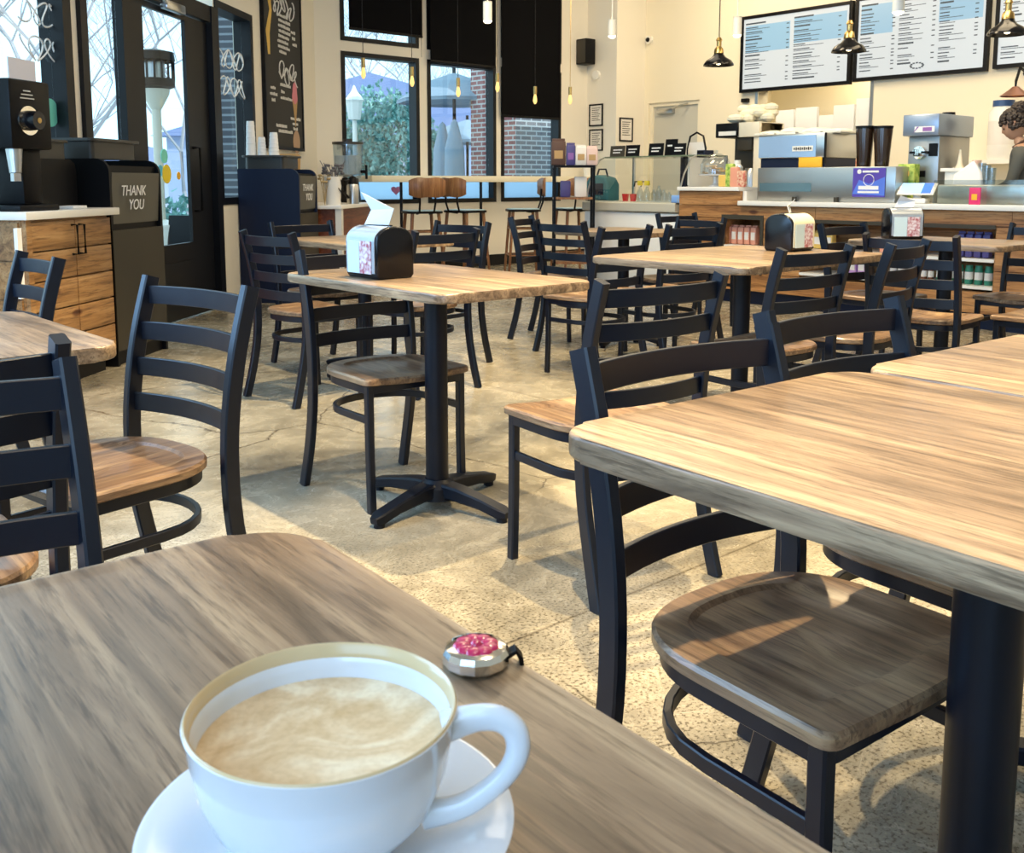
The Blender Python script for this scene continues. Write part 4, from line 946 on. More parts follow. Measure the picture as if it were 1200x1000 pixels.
# paper stacks, cloths and cups on the machine
for k,(px,hh,ww,l) in enumerate(((900,.05,.24,'folded white cloth at the left end of the espresso machine top'),(922,.07,.26,'heap of white cloths on the espresso machine'),(946,.06,.28,'spread white cloth toward the right of the machine top'),(968,.045,.2,'thin folded cloth at the right end of the machine top'))):
    m=MB();m.sph((0,0,hh*.4),(.16,ww*.5,hh*.6),14,8);m.box((0,0,.012),(.3,ww,.02),bev=.006);tag(place(m.build('folded_cloth',mat('white_cotton',(.82,.8,.7),.9)),(X0+.28,yx(px,X0+.2)-.02*k,top+.002)),l,'cloth','cloths on the espresso machine')
for px0,px1,yt,yb_,l in ((905,926,129,150,'left white paper bag stack inside the kitchen pass'),(928,953,126,150,'second white paper bag stack inside the kitchen pass'),(972,996,123,145,'white paper sheets right of centre in the kitchen pass'),(998,1019,115,142,'tallest white paper sheet at the right of the kitchen pass'),(955,972,135,146,'small white paper stack in the middle of the kitchen pass')):
    X=MX-.02;a,b,_,z1_=bx(px0,px1,X,z0=0,yt=yt);zb=pz_base=onX(950,158,MX).z
    m=MB();m.box((0,0,(z1_-zb)/2),(.05,a-b,z1_-zb),bev=.004);tag(place(m.build('paper_stack',M['paper']),(X+.06,(a+b)/2,zb)),l,'paper','papers in the kitchen pass')
# steel splash guard with violet advert in front of the espresso machine
X0=CX+.03
t,w,h=blk('steel_splash_guard','low brushed-steel guard along the counter below the espresso machine','guard',888,1050,196,X0,.22,CT,'steel')
m=MB();m.box((0,0,h/2),(.22,w,h),bev=.006);m.build('body',mat('satin_steel',(.42,.43,.42),.3,metal=.85),t)
m=MB();m.box((-.112,w*.28,h*.42),(.003,w*.4,h*.25));m.build('reflecting_band',mat('slate_band',(.16,.24,.26),.2,metal=.6),t,smooth=None)  # slate tone set in the band's base colour
for k,px in enumerate((937,987)):
    m=MB();m.box((-.125,w*(.5-(px-888)/162.),.02),(.03,.03,.04));m.build('clip',M['greypanel'],t,smooth=None)
a,b,z0_,z1_=bx(1000,1038,X0-.008,yb=231,yt=197)
t2=thing('violet_advert_card','violet and blue advert card on the steel guard','poster',(X0-.006,(a+b)/2,(z0_+z1_)/2));w2=a-b;h2=z1_-z0_
m=MB();m.box((0,0,0),(.006,w2,h2));m.build('card',mat('violet_print',(.10,.06,.42),.35),t2,smooth=None)
m=MB();m.prism([(-w2*.5,-h2*.4),(w2*.5,-h2*.45),(w2*.5,h2*.2),(0,-h2*.05),(-w2*.3,h2*.1)],0,.002,M4=Matrix(((0,0,-1,-.004),(-1,0,0,0),(0,1,0,0),(0,0,0,1))));m.build('blue_wave',mat('bright_blue_print',(.1,.2,.75),.35),t2,smooth=None)
m=MB();m.cyl((-.007,w2*.3,h2*.38),(-.004,w2*.3,h2*.38),.018,seg=20);m.box((-.006,-w2*.05,h2*.38),(.003,w2*.5,h2*.07));m.box((-.006,0,-h2*.18),(.003,w2*.62,h2*.13));m.box((-.006,0,-h2*.33),(.003,w2*.66,h2*.07));m.build('white_print',M['paper'],t2,smooth=None)
m=MB();m.tube([(-.006,.045*math.cos(a_),.02+.045*math.sin(a_)) for a_ in [i*PI/10 for i in range(20)]],.003,5,closed=True);m.build('ring_print',M['paper'],t2)
# bean grinders with two dark hoppers
for px,l in ((1011,'left dark bean hopper grinder behind the violet card'),(1032,'right dark bean hopper grinder behind the violet card')):
    X=CX+.45;z1_=onX(px,148,X).z;h=z1_-CT;t=thing('bean_grinder',l,'grinder',(X,yx(px,X),CT+.0005),0,'bean grinders');
    m=MB();m.box((0,0,(h-.36)/2),(.22,.16,h-.36),bev=.02);m.build('grinder_body',M['black'],t)
    m=MB();m.lathe([(0,h-.37),(.055,h-.36),(.058,h-.3),(.076,h-.04),(.076,h-.02),(0,h-.02)],seg=26);m.build('hopper',M['darkbean'],t)
    m=MB();m.lathe([(0,h-.022),(.079,h-.022),(.079,h),(0,h)],seg=26);m.build('hopper_lid',M['black'],t)
X=CX+.92;t=thing('syrup_shelf_box','box of red and white packets between machine and hoppers','box',(X,yx(985,X),CT+.001));z1_=onX(985,160,X).z-CT
m=MB();m.box((0,0,z1_/2),(.2,.2,z1_),bev=.01);m.build('box',M['snack'],t)
# slush machine
X0=CX+.38
t,w,h=blk('slush_machine','tall steel frozen drink machine with blue-lit head','drink machine',1056,1098,134,X0,.6,CT,'steel')
sl=mat('grey_steel_sheet',(.38,.38,.37),.35,metal=.8)
m=MB();m.box((.03,0,(h-.17)/2),(.54,w*.86,h-.17),bev=.008);m.build('body',sl,t)
m=MB();m.box((0,0,h-.085),(.62,w,.17),bev=.01);m.build('head',mat('blue_grey_steel',(.30,.36,.46),.3,metal=.6),t)  # blue-grey tone set in the head's base colour
m=MB();m.box((-.313,-w*.12,h-.12),(.003,w*.55,.045));m.build('logo_plate',M['paper'],t,smooth=None)
m=MB();m.box((-.316,-w*.2,h-.12),(.002,w*.25,.03));m.prism([(0,0),(.05,.05),(.035,.05)],0,.002,M4=Matrix(((0,0,-1,-.315),(-1,0,0,w*.2),(0,1,0,h-.15),(0,0,0,1))));m.build('logo_print',M['purple'],t,smooth=None)
m=MB();m.lathe([(0,0),(.05,0),(.05,.03),(0,.04)],(0,0,0),20,);W3(m.build('dispense_face',M['chrome'],t),Matrix.Translation((-.245,w*.08,h-.30))@Matrix.Rotation(-PI/2,4,'Y'))
m=MB();m.box((-.245,-w*.28,h-.28),(.01,.07,.1));m.box((-.245,w*.08,h-.47),(.01,.1,.05));m.box((-.26,w*.08,h-.3),(.04,w*.5,.018));m.build('control_pad',M['black'],t)
m=MB();m.cyl((.1,-w*.1,h),(.1,-w*.1,h+.03),.05,seg=16);m.build('cap',M['black'],t)
# green fruit cartons
for z,k,l in ((0,0,'lower green fruit-print carton beside the slush machine'),(.155,1,'upper green fruit-print carton beside the slush machine')):
    X=CX+.29;m=MB();m.box((0,0,.075),(.12,.13,.15),bev=.006);o=m.build('fruit_carton',M['fruitbox']);place(o,(X,yx(1064,X),CT+.001+z),.1*k);tag(o,l,'carton','fruit-print cartons')
    m=MB();m.cyl((-.072,0,.075),(-.071,0,.075),.035,seg=16);m.build('fruit_print',M['gold'],o,smooth=None)
# tablet register
a,b,z0_,z1_=bx(1050,1088,CX+.02,z0=CT,yt=217);t=thing('tablet_register','tilted tablet cash register with blue screen on the counter','tablet',(CX+.12,(a+b)/2,CT+.0005),.25)
m=MB();m.box((0,0,.02),(.16,.16,.04),bev=.01);m.cyl((0,0,.03),(.03,0,.09),.03);m.build('stand',M['white'],t)
m=MB();m.box((0,0,.11),(.012,.27,.17),rot=Euler((0,1.05,0)),bev=.004);m.build('tablet',M['white'],t)
m=MB();m.box((-.004,.04,.117),(.002,.16,.15),rot=Euler((0,1.05,0)));m.build('screen',mat('lit_tablet_screen',(.3,.6,.9),.3,emit=(.35,.7,1),es=.8),t,smooth=None)
m=MB();m.box((-.004,-.075,.117),(.002,.07,.15),rot=Euler((0,1.05,0)));m.build('screen_sidebar',mat('lit_blue_sidebar',(.05,.15,.7),.3,emit=(.06,.2,.95),es=.7),t,smooth=None)
# steel pans with guard, cup sign, white tub, cups
X0=CX+.05
t,w,h=blk('topping_rail','steel topping rail behind a clear guard at the right of the counter','food rail',1095,1215,211,X0,.3,CT,'steel')
m=MB();m.box((.03,0,h*.4),(.24,w,h*.8),bev=.01);m.build('rail_body',mat('warm_steel',(.6,.56,.45),.3,metal=.7),t)
m=MB();m.box((-.148,0,h/2),(.006,w,h));m.build('clear_guard',M['clear'],t,smooth=None)
a,b,z0_,z1_=bx(1139,1152,X0-.03,z0=CT,yt=220);t=thing('cup_sign','small magenta and orange cup-shaped sign by the clear guard','sign',(X0-.045,(a+b)/2,CT+.0005))
m=MB();m.box((0,0,(z1_-z0_)/2),(.02,a-b,z1_-z0_),bev=.003);m.build('card',mat('magenta_print',(.75,.03,.16),.4),t);m=MB();m.box((-.012,0,(z1_-z0_)*.45),(.003,(a-b)*.5,(z1_-z0_)*.35));m.build('print',M['orange'],t,smooth=None)
a,b,z0_,z1_=bx(1102,1145,CX+.4,yb=211,yt=197);t=thing('white_tub','white rectangular tub standing above the topping rail','tub',(CX+.5,(a+b)/2,CT+.0005));m=MB();hh=z1_-CT
m.prism(rrect(.2,a-b-.06,.02),0,hh*.9);m.prism(rrect(.24,a-b,.02),hh*.9,hh,bev=.003);m.build('tub_body',M['white'],t)
for k,px in enumerate((1143,1149,1155,1161)):
    X=CX+.42;z1_=onX(px,188+k*3,X).z;m=MB();h=z1_-CT;m.lathe([(0,0),(.026,0),(.034,h),(.03,h),(.023,.01),(0,.01)],seg=18);tag(place(m.build('stacked_cups',mat('peach_cups',(.8,.5,.35),.5) if k==0 else M['clear']),(X,yx(px,X),CT+.001)),['peach sleeve of cups beside the white tub','clear cup stack next to the peach sleeve','third cup stack from the white tub','clear cup stack nearest the barista'][k],'cups','cup stacks')
X=CX+.42;m=MB();m.prism([(-.13,0),(.13,0),(.11,.22),(-.04,.33),(-.1,.24)],-.05,.05,bev=.02,M4=Matrix(((0,0,1,0),(1,0,0,0),(0,1,0,0),(0,0,0,1))));tag(place(m.build('white_plastic_bag',M['paper']),(X,yx(1136,X),CT+.001)),'slumped white plastic bag between the slush machine and barista','bag')
for px,l in ((1123,'white squeeze bottle tall beside the slush machine'),(1116,'short white squeeze bottle next to the tall one')):
    X=CX+1.0;hh=.42 if px==1123 else .28;m=MB();m.lathe([(0,0),(.045,0),(.045,hh*.6),(.02,hh*.75),(.006,hh),(0,hh)],seg=18);tag(place(m.build('squeeze_bottle',M['cream']),(CX+.62,yx(px,CX+.62),CT)),l,'bottle')
# ---------------------------------------------------------------- back counter and jar
bcx=MX-.62;mb=MB();b0=onX(1025,210,bcx).y
t=thing('back_counter','cream back counter along the menu wall','counter',(bcx+.3,(b0-2.5)/2,0));m=MB();m.box((0,0,.45),(.6,b0+2.5,.9),bev=.005);m.build('cabinet',M['cream'],t)
m=MB();m.box((-.01,0,.92),(.64,b0+2.5,.04),bev=.004);m.build('worktop',M['white'],t)
X=bcx+.35;y=onX(1170,200,X).y;zt_=onX(1170,118,X).z;zb_=1.3
t=thing('wall_shelf','shelf board on the menu wall carrying the big white jar','shelf',(MX-.2,y-.3,zb_));m=MB();m.box((0,0,-.02),(.4,1.6,.04));m.build('board',M['white'],t,smooth=None);m=MB();m.box((.15,.6,-.1),(.1,.03,.14));m.box((.15,-.6,-.1),(.1,.03,.14));m.build('bracket',M['steel'],t,smooth=None)
h=zt_-zb_;t=thing('large_white_jar','large white plastic jar with a blue lid above the barista','jar',(MX-.24,y,zb_+.001))
m=MB();m.lathe([(0,0),(.12,0),(.13,.03),(.13,h*.78),(.09,h*.9),(.09,h*.92),(0,h*.92)],seg=28);m.build('jar_body',M['white'],t)
m=MB();m.lathe([(0,h*.9),(.1,h*.9),(.1,h),(0,h)],seg=28);m.build('blue_lid',mat('blue_lid_plastic',(.03,.08,.22),.4),t)
m=MB();m.cyl((0,0,h*.25),(0,0,h*.65),.1312,seg=28,caps=False);m.build('paper_label',M['label'],t)
# ---------------------------------------------------------------- menu screens
blue=mat('menu_blue_block',(.15,.28,.4),.3,emit=(.42,.62,.84),es=.42);scr=mat('lit_menu_screen',(.30,.33,.36),.3,emit=(.72,.80,.86),es=.5);ink=mat('menu_ink',(.05,.07,.1),.5)
def tv(lab,px0,px1,yb0,ncol,blocks,seed,w=None):
    X=MX-.06;a=onX(px0,60,X);zb=onX(px0,yb0,X).z;y0=a.y;y1=onX(px1,60,X).y if w is None else y0-w;w=y0-y1;h=.93
    t=thing('menu_screen',lab,'screen',(X,(y0+y1)/2,zb),0,'wall menu screens')
    m=MB()
    for p,q in (((-.02,-w/2,0),(.04,w/2,.04)),((-.02,-w/2,h-.04),(.04,w/2,h)),((-.02,-w/2,.04),(.04,-w/2+.04,h-.04)),((-.02,w/2-.04,.04),(.04,w/2,h-.04))): m.b2(p,q)
    m.build('bezel',M['black'],t,smooth=None)
    m=MB();m.b2((-.008,-w/2+.04,.04),(.04,w/2-.04,h-.04));m.build('display',scr,t,smooth=None)
    iw=w-.14;x0=w/2-.07;m=MB()
    for (c0,c1,z0_,z1_) in blocks: m.b2((-.0095,x0-iw*c1,.04+(h-.08)*z0_),(-.0085,x0-iw*c0,.04+(h-.08)*z1_))
    m.build('menu_colour_block',blue,t,smooth=None)
    rnd=random.Random(seed);m=MB()
    for c in range(ncol):
        cx=x0-iw*c/ncol;cw_=iw/ncol*.9;z=h-.1;r=0
        while z>.1:
            k=rnd.random()
            if r in (0,) or k<.08: L=cw_*rnd.uniform(.3,.5);m.b2((-.011,cx-L,z-.008),(-.0098,cx,z+.010));z-=.05
            elif k<.2 and r>5: z-=.04
            else:
                L=cw_*rnd.uniform(.25,.42);m.b2((-.011,cx-L,z-.005),(-.0098,cx,z+.006))
                m.b2((-.011,cx-cw_+.0,z-.005),(-.0098,cx-cw_+.035,z+.006))
                if rnd.random()<.6 : z-=.019;L=cw_*rnd.uniform(.4,.75);m.b2((-.011,cx-L,z-.0025),(-.0098,cx,z+.0035))
                z-=.035
            r+=1
    if ncol==3:
        for k in range(12):
            a_=k*PI/6;m.b2((-.0112,-.05*math.cos(a_)*1.4-.012,.12+.03*math.sin(a_)-.008),(-.0099,-.05*math.cos(a_)*1.4+.012,.12+.03*math.sin(a_)+.006))
    m.build('menu_text',ink,t,smooth=None);return t
tv('left wall menu screen, framed in black, two columns of drinks',868.5,998,109,2,[(0,.46,.52,.9),(.5,1.,.58,.93)],1)
tv('middle wall menu screen with three columns and a round logo at the bottom',1001.5,1158,96,3,[(0,.28,.55,.93),(.66,1.,.6,1.)],2)
tv('right wall menu screen, cut by the edge of the photo',1165,1290,81,3,[(.4,.7,.5,.9)],3,w=1.5)
# ---------------------------------------------------------------- wall pieces
p_=onX(687,61,xp-.12);t=thing('wall_speaker','black loudspeaker high on the pillar between window and doorway','speaker',(xp-.13,p_.y,p_.z))
m=MB();m.box((0,0,0),(.18,.2,.34),bev=.012);m.build('cabinet',M['black'],t);m=MB();m.box((-.093,0,0),(.006,.17,.3),bev=.004);m.build('grille',M['greypanel'],t);m=MB();m.box((.11,0,0),(.05,.05,.08));m.build('bracket',M['black'],t,smooth=None)
p_=onX(700,88,xp);m=MB();m.cyl((-.04,0,0),(0,0,0),.06,seg=24);tag(place(m.build('wall_sounder',M['white']),p_),'round white alarm sounder under the loudspeaker','alarm')
p_=onX(762,47,MX);m=MB();m.cyl((-.05,0,0),(0,0,0),.055,seg=24);t=m.build('security_camera',M['white']);tag(place(t,p_),'small round white camera with a black lens above the doorway','camera');m=MB();m.sph((-.05,0,0),.032);m.build('lens',M['black'],t)
def frame(l,w,h,loc,rz):
    t=thing('picture_frame',l,'picture',loc,rz,'framed certificates')
    m=MB()
    for p,q in (((-w/2,-.015,-h/2),(w/2,0,-h/2+.02)),((-w/2,-.015,h/2-.02),(w/2,0,h/2)),((-w/2,-.015,-h/2+.02),(-w/2+.02,0,h/2-.02)),((w/2-.02,-.015,-h/2+.02),(w/2,0,h/2-.02))): m.b2(p,q)
    m.build('frame',M['black'],t,smooth=None);m=MB();m.b2((-w/2+.02,-.008,-h/2+.02),(w/2-.02,-.001,h/2-.02));m.build('certificate',M['label'],t,smooth=None)
    m=MB()
    for k in range(7): m.b2((-w*.3,-.01,h*.3-k*h*.09),(w*.3*(1-.2*(k%3)),-.0085,h*.3-k*h*.09+h*.03))
    m.build('certificate_text',M['greypanel'],t,smooth=None)
a=onX(699,122,xp);b=onX(699,148,xp);frame('upper of the two stacked certificates on the pillar side',.26,a.z-b.z,(xp,a.y,(a.z+b.z)/2),-PI/2)
a=onX(699,151.5,xp);b=onX(699,177,xp);frame('lower of the two stacked certificates on the pillar side',.26,a.z-b.z,(xp,a.y,(a.z+b.z)/2),-PI/2)
a=onY(733.5,138,py);b=onY(733.5,166,py);frame('single framed certificate beside the doorway',onY(741,150,py).x-onY(725.5,150,py).x,a.z-b.z,(a.x,py,(a.z+b.z)/2),0)
a=onX(875,118,MX);m=MB();m.box((-.03,0,0),(.06,.1,.05),bev=.01);tag(place(m.build('wall_socket_box',M['black']),a),'small black box on a cord under the left menu screen','box')
a=onX(1203,100,MX);t=thing('wall_lamp','black bracket wall lamp with a copper shade at the right edge','lamp',(MX,a.y,a.z))
m=MB();m.tube([(0,0,.12),(-.18,0,.16),(-.26,0,.02),(-.26,0,-.05)],.014,8);m.cyl((0,0,.12),(-.02,0,.12),.035,seg=16);m.build('bracket',M['black'],t)
m=MB();m.lathe([(.03,.02),(.05,0),(.14,-.07),(.13,-.075)],(-.26,0,-.05),24);m.build('shade',mat('copper_shade',(.6,.3,.2),.3,metal=.8),t)
# ---------------------------------------------------------------- barista
def person():
    X=CX+1.05;y=onX(1197,200,X).y
    t=thing('person','barista with dark curly hair and charcoal top, looking down behind the counter','person',(X,y,0),face(-.25,.95));t.scale=(.965,.965,.965)
    # local +y is the way the body faces
    me=bpy.data.meshes.new('body');V=[(0,0,.92),(0,0,1.08),(0,.0,1.25),(0,-.01,1.36),(0,.01,1.43),(0,.05,1.50),(-.10,0,1.36),(-.18,-.01,1.34),(-.23,.05,1.10),(-.15,.28,1.0),(.10,0,1.36),(.18,-.01,1.34),(.23,.06,1.10),(.14,.30,1.02),(-.09,0,.86),(-.10,0,.46),(-.10,-.02,.06),(-.10,.12,.03),(.09,0,.86),(.10,0,.46),(.10,-.02,.06),(.10,.12,.03)]
    Ed=[(0,1),(1,2),(2,3),(3,4),(4,5),(3,6),(6,7),(7,8),(8,9),(3,10),(10,11),(11,12),(12,13),(0,14),(14,15),(15,16),(16,17),(0,18),(18,19),(19,20),(20,21)]
    R=[(.15,.11),(.125,.095),(.15,.105),(.1,.075),(.05,.05),(.048,.05),(.075,.065),(.062,.06),(.045,.045),(.03,.03),(.075,.065),(.062,.06),(.045,.045),(.03,.03),(.09,.09),(.06,.06),(.04,.045),(.035,.03),(.09,.09),(.06,.06),(.04,.045),(.035,.03)]
    me.from_pydata(V,Ed,[]);o=bpy.data.objects.new('body',me);COL.objects.link(o)
    o.modifiers.new('skin','SKIN');
    for v,r in zip(me.skin_vertices[0].data,R): v.radius=r
    me.skin_vertices[0].data[0].use_root=True
    o.modifiers.new('sub','SUBSURF').levels=2
    bpy.context.view_layer.update();m2=bpy.data.meshes.new_from_object(o.evaluated_get(bpy.context.evaluated_depsgraph_get()));bpy.data.objects.remove(o)
    m2.materials.clear()
    for mm in (M['skin'],M['shirt'],M['black']): m2.materials.append(mm)
    for p in m2.polygons:
        c=p.center;p.use_smooth=True
        if c.z>1.41: p.material_index=0
        elif c.z>.95 and not (abs(c.x)>.13 and c.y>.17): p.material_index=1
        elif c.z>.95: p.material_index=0
        else: p.material_index=2
    # head sculpted into the same surface
    bm=bmesh.new();bm.from_mesh(m2)
    hb=bmesh.ops.create_icosphere(bm,subdivisions=4,radius=1.)['verts']
    for v in hb:
        x,yy,z=v.co
        w=.074*(1-.12*max(0,-z));X_=x*w;Y_=yy*.094;Z_=z*.115
        if z<-.2: Y_+=.012*(-z-.2);X_*=1-.25*(-z-.2)
        if yy>.4:
            Y_+=.018*math.exp(-((x)/.16)**2-((z+.12)/.13)**2)     # nose
            Y_+=.006*math.exp(-((x)/.28)**2-((z+.45)/.07)**2)     # lips
            Y_-=.010*(math.exp(-((x-.4)/.18)**2-((z-.05)/.13)**2)+math.exp(-((x+.4)/.18)**2-((z-.05)/.13)**2))
            Y_+=.006*math.exp(-((x)/.3)**2-((z+.8)/.15)**2)
        if abs(x)>.85 and abs(z)<.3 and abs(yy)<.3: X_*=1.16
        v.co=(X_,Y_,Z_)
    rot=Euler((-.45,0,.15)).to_matrix().to_4x4();bmesh.ops.transform(bm,matrix=Matrix.Translation((0,.075,1.585))@rot,verts=hb)
    for v in hb:
        for f in v.link_faces: f.smooth=True;f.material_index=0
    for k in range(5):
        for sx in(-1,1):
            pass
    bm.to_mesh(m2);bm.free()
    b=bpy.data.objects.new('body',m2);COL.objects.link(b);b.parent=t
    HM=Matrix.Translation((0,.075,1.585))@rot
    m=MB()
    for sx in (-1,1): m.sph((sx*.028,.083,.008),(.012,.006,.006),10,6)
    W3(m.build('eye',M['hair'],t),HM)
    rnd=random.Random(9);m=MB()
    for k in range(260):
        a=rnd.uniform(0,2*PI);u=rnd.uniform(-.35,1);q=math.sqrt(max(0,1-u*u));x,yy,z=q*math.cos(a),q*math.sin(a),u
        if yy>.45 and z<.3: continue
        m.sph((x*.088,yy*.103-.01,z*.122+.012),(.02,.02,.018),7,5)
    for k in range(120):
        a=rnd.uniform(0,2*PI);u=rnd.uniform(-1,1);q=math.sqrt(1-u*u);m.sph((q*math.cos(a)*.06,-.09+q*math.sin(a)*.06,.105+u*.055),.017,7,5)
    W3(m.build('hair',M['hair'],t,smooth=60),HM)
    m=MB();m.tube([(-.05,.07,1.40),(-.065,0,1.45),(-.03,-.05,1.47),(.03,-.05,1.47),(.065,0,1.45),(.05,.07,1.40)],.012,6);m.build('apron',M['apron'],t)
    for sx in(-1,1):
        base=Vector((-.15,.28,1.0)) if sx<0 else Vector((.14,.30,1.02));m=MB();m.sph(base+Vector((0,.045,-.005)),(.038,.05,.018),12,8)
        for f in range(4):
            p0=base+Vector((-.027+.018*f,.08,-.004));L=(.045,.055,.052,.04)[f];m.tube([p0,p0+Vector((0,L*.6,-.006)),p0+Vector((0,L,-.03))],[.009,.008,.006],8)
        p0=base+Vector((-sx*.03,.03,-.004));m.tube([p0,p0+Vector((-sx*.025,.03,-.012)),p0+Vector((-sx*.028,.055,-.03))],[.011,.009,.007],8)
        m.build('hand',M['skin'],t,smooth=70)
person()
# ---------------------------------------------------------------- left side: pine cabinet, waste stations, grinder
NB=.50
def front_s(px,n): return onC(px,200,n)[0]
sc0,sc1=5.47,front_s(25,NB)
def cthing(nm,lab,cat,s,n,z=0.,grp=None):
    p=cw(s,n,z);return thing(nm,lab,cat,p,CANG,grp)
# cabinet local frame: x = along wall towards camera, y = into the room
L=sc1-sc0;t=cthing('pine_cabinet','rustic pine cabinet with white top at the left edge under the black grinder','cabinet',(sc0+sc1)/2,0)
m=MB();m.b2((-L/2+.01,.01,.1),(L/2,NB-.02,.895));m.build('carcass',M['wood_cab'],t,smooth=None)
m=MB();m.b2((-L/2+.03,.03,0),(L/2-.03,NB-.06,.1));m.build('kickboard',M['black'],t,smooth=None)
m=MB();m.b2((-L/2-.05,-.0,.895),(L/2+.03,NB+.03,.935),bev=.004);m.build('worktop',M['white'],t)
split=-L/2+L*.46
for a,b,lab in ((-L/2+.012,split-.004,'r'),(split+.004,L/2-.05,'l')):
    dd=MB()
    for k in range(5):
        h=(.885-.12)/5;dd.b2((a,NB-.02,.12+k*h+.004),(b,NB+.002,.12+(k+1)*h-.004),bev=.003)
    o=dd.build('door',M['wood_cab'],t)
    hx=split-.035 if lab=='r' else split+.035
    m=MB();m.tube([(hx,NB,.70),(hx,NB+.035,.70),(hx,NB+.035,.855),(hx,NB,.855)],.007,6);m.build('handle',M['black'],o)
m=MB();m.b2((L/2-.048,NB-.02,.1),(L/2-.004,NB+.004,.895));m.build('corner_post',M['wood_cab'],t,smooth=None)
m=MB()
for k in range(4): h=(.885-.12)/4;m.b2((L/2,.02,.12+k*h+.004),(L/2+.012,NB-.03,.12+(k+1)*h-.004))
m.build('side_cladding',M['wood_cab'],t,smooth=None)
s_,z_=onC(31,350,NB+.04);m=MB();m.b2((-.018,0,0),(.018,.018,.34));tag(place(m.build('white_post',M['paper']),cw(s_,NB+.008,.52),CANG),'narrow white strip hanging on the pine cabinet front','strip')
# waste station: tall unit with rounded black side panels and a flap reading THANK YOU
def station(lab,s0,s1,n1,z1,body,lid,tub_lab,tub=True,flapcol='greypanel'):
    Ls=s1-s0;t=cthing('waste_station',lab,'waste bin',(s0+s1)/2,0,grp='waste stations with a THANK YOU flap')
    prof=[(.01,0),(n1,0),(n1,z1-.08)]+[(n1-.08+.08*math.cos(a),z1-.08+.08*math.sin(a)) for a in [PI/2*k/6 for k in range(1,7)]]+[(.01,z1)]
    for x in (-Ls/2,Ls/2-.025):
        m=MB();m.prism(prof,x,x+.025,M4=Matrix(((0,0,1,0),(1,0,0,0),(0,1,0,0),(0,0,0,1))));m.build('side_panel',M[body],t)
    m=MB();m.b2((-Ls/2+.025,.02,0),(Ls/2-.025,n1-.025,z1-.04));m.build('core',M['black'],t,smooth=None)
    m=MB();m.b2((-Ls/2+.004,n1-.03,.09),(Ls/2-.004,n1+.004,.80));m.build('lower_door',M[flapcol],t,smooth=None)
    m=MB();m.box((0,n1-.012,.985),(Ls-.06,.012,.30),rot=Euler((-.06,0,0)));m.build('flap',mat('taupe_flap',(.10,.095,.075),.5),t,smooth=None)
    text('THANK\n  YOU',.088,M['paper'],t,face_m((Ls*.1,n1+.012,.985),(-1,0,0)),'thank_you_lettering',shear=.25)
    if tub:
        zz=z1+.001;tt=cthing('bus_tub',tub_lab,'tub',(s0+s1)/2,n1*.42,zz,'bus tubs on the waste stations')
        m=MB();m.prism(rrect(Ls*.80,n1*.62,.03),0,.10);m.prism(rrect(Ls*.9,n1*.72,.04),.10,.118,bev=.003);m.build('tub_body',M[lid],tt)
    return t
M['tubgrey']=mat('dark_grey_tub',(.035,.035,.033),.35)
station('waste station with THANK YOU flap between the pine cabinet and the entrance door',front_s(188,.47),5.41,.47,1.215,'black','tubgrey','dark bus tub on the waste station beside the entrance door')
u1=front_s(350,.57);u0=u1-.52
station('waste station in front of the chalkboard, wide navy side turned to the camera',u0,u1,.57,1.195,'navy','tubgrey','black tub on the waste station in front of the chalkboard')
# organiser box on the pine cabinet with its own tub
p0=front_s(127,.4);p1=front_s(50,.4)
a,za=onC(86,180,.45)
t=cthing('black_bin_housing','black rounded bin housing standing on the pine cabinet behind the grinder','bin',(sc0+.02+ (front_s(70,.45)))/2,.18,.9355);Ls=abs(front_s(70,.45)-sc0-.02)
m=MB();m.prism([(-Ls/2,0),(Ls/2,0),(Ls/2,.27),(-Ls/2+.06,.27),(-Ls/2+.015,.25),(-Ls/2,.2)],-.14,.14,M4=Matrix(((1,0,0,0),(0,0,-1,0),(0,1,0,0),(0,0,0,1))));m.build('housing',M['black'],t)
tt=cthing('bus_tub','grey bus tub on top of the black housing behind the grinder','tub',(sc0+.02+(front_s(70,.45)))/2,.18,.9355+.271,'bus tubs on the waste stations')
m=MB();m.prism(rrect(Ls*.8,.22,.03),0,.09);m.prism(rrect(Ls*.88,.26,.04),.09,.105,bev=.003);m.build('tub_body',M['tubgrey'],tt)
# bulk coffee grinder
s_,z_=onC(22,245,.36);p=cw(s_,.34,.9355)
t=thing('coffee_grinder','black bulk coffee grinder with silver dial on the pine cabinet','grinder',p,2.19)
zt_=zat(93,4.85)-.9355
m=MB();m.b2((-.14,-.16,0),(.16,.13,.03),bev=.008);m.b2((-.06,-.14,.03),(.12,.0,zt_-.33),bev=.01);m.build('stand',M['black'],t)
m=MB();m.b2((-.11,-.17,zt_-.34),(.14,.12,zt_),bev=.012);m.build('grinder_body',M['black'],t)
m=MB();m.cyl((-.11,.0,zt_-.20),(-.118,.0,zt_-.20),.072,seg=32);m.build('dial_plate',M['chrome'],t)
m=MB();m.cyl((-.118,.0,zt_-.2),(-.175,.0,zt_-.2),.05,.045,seg=28);m.build('dial_knob',M['blackgloss'],t)
m=MB();m.cyl((-.176,.0,zt_-.2),(-.178,.0,zt_-.2),.014,seg=16);m.build('dial_cap',M['brass'],t)
m=MB();m.cyl((-.05,.04,zt_-.33),(-.06,.05,zt_-.46),.04,.028,seg=16);m.box((-.06,.05,zt_-.48),(.02,.05,.04));m.build('spout',M['steel'],t)
m=MB()
for k,w in enumerate((.05,.08,.10)): m.box((-.112,.0,zt_-.055-.018*k),(.002,w,.006))
m.build('silver_lettering',M['steel'],t,smooth=None)
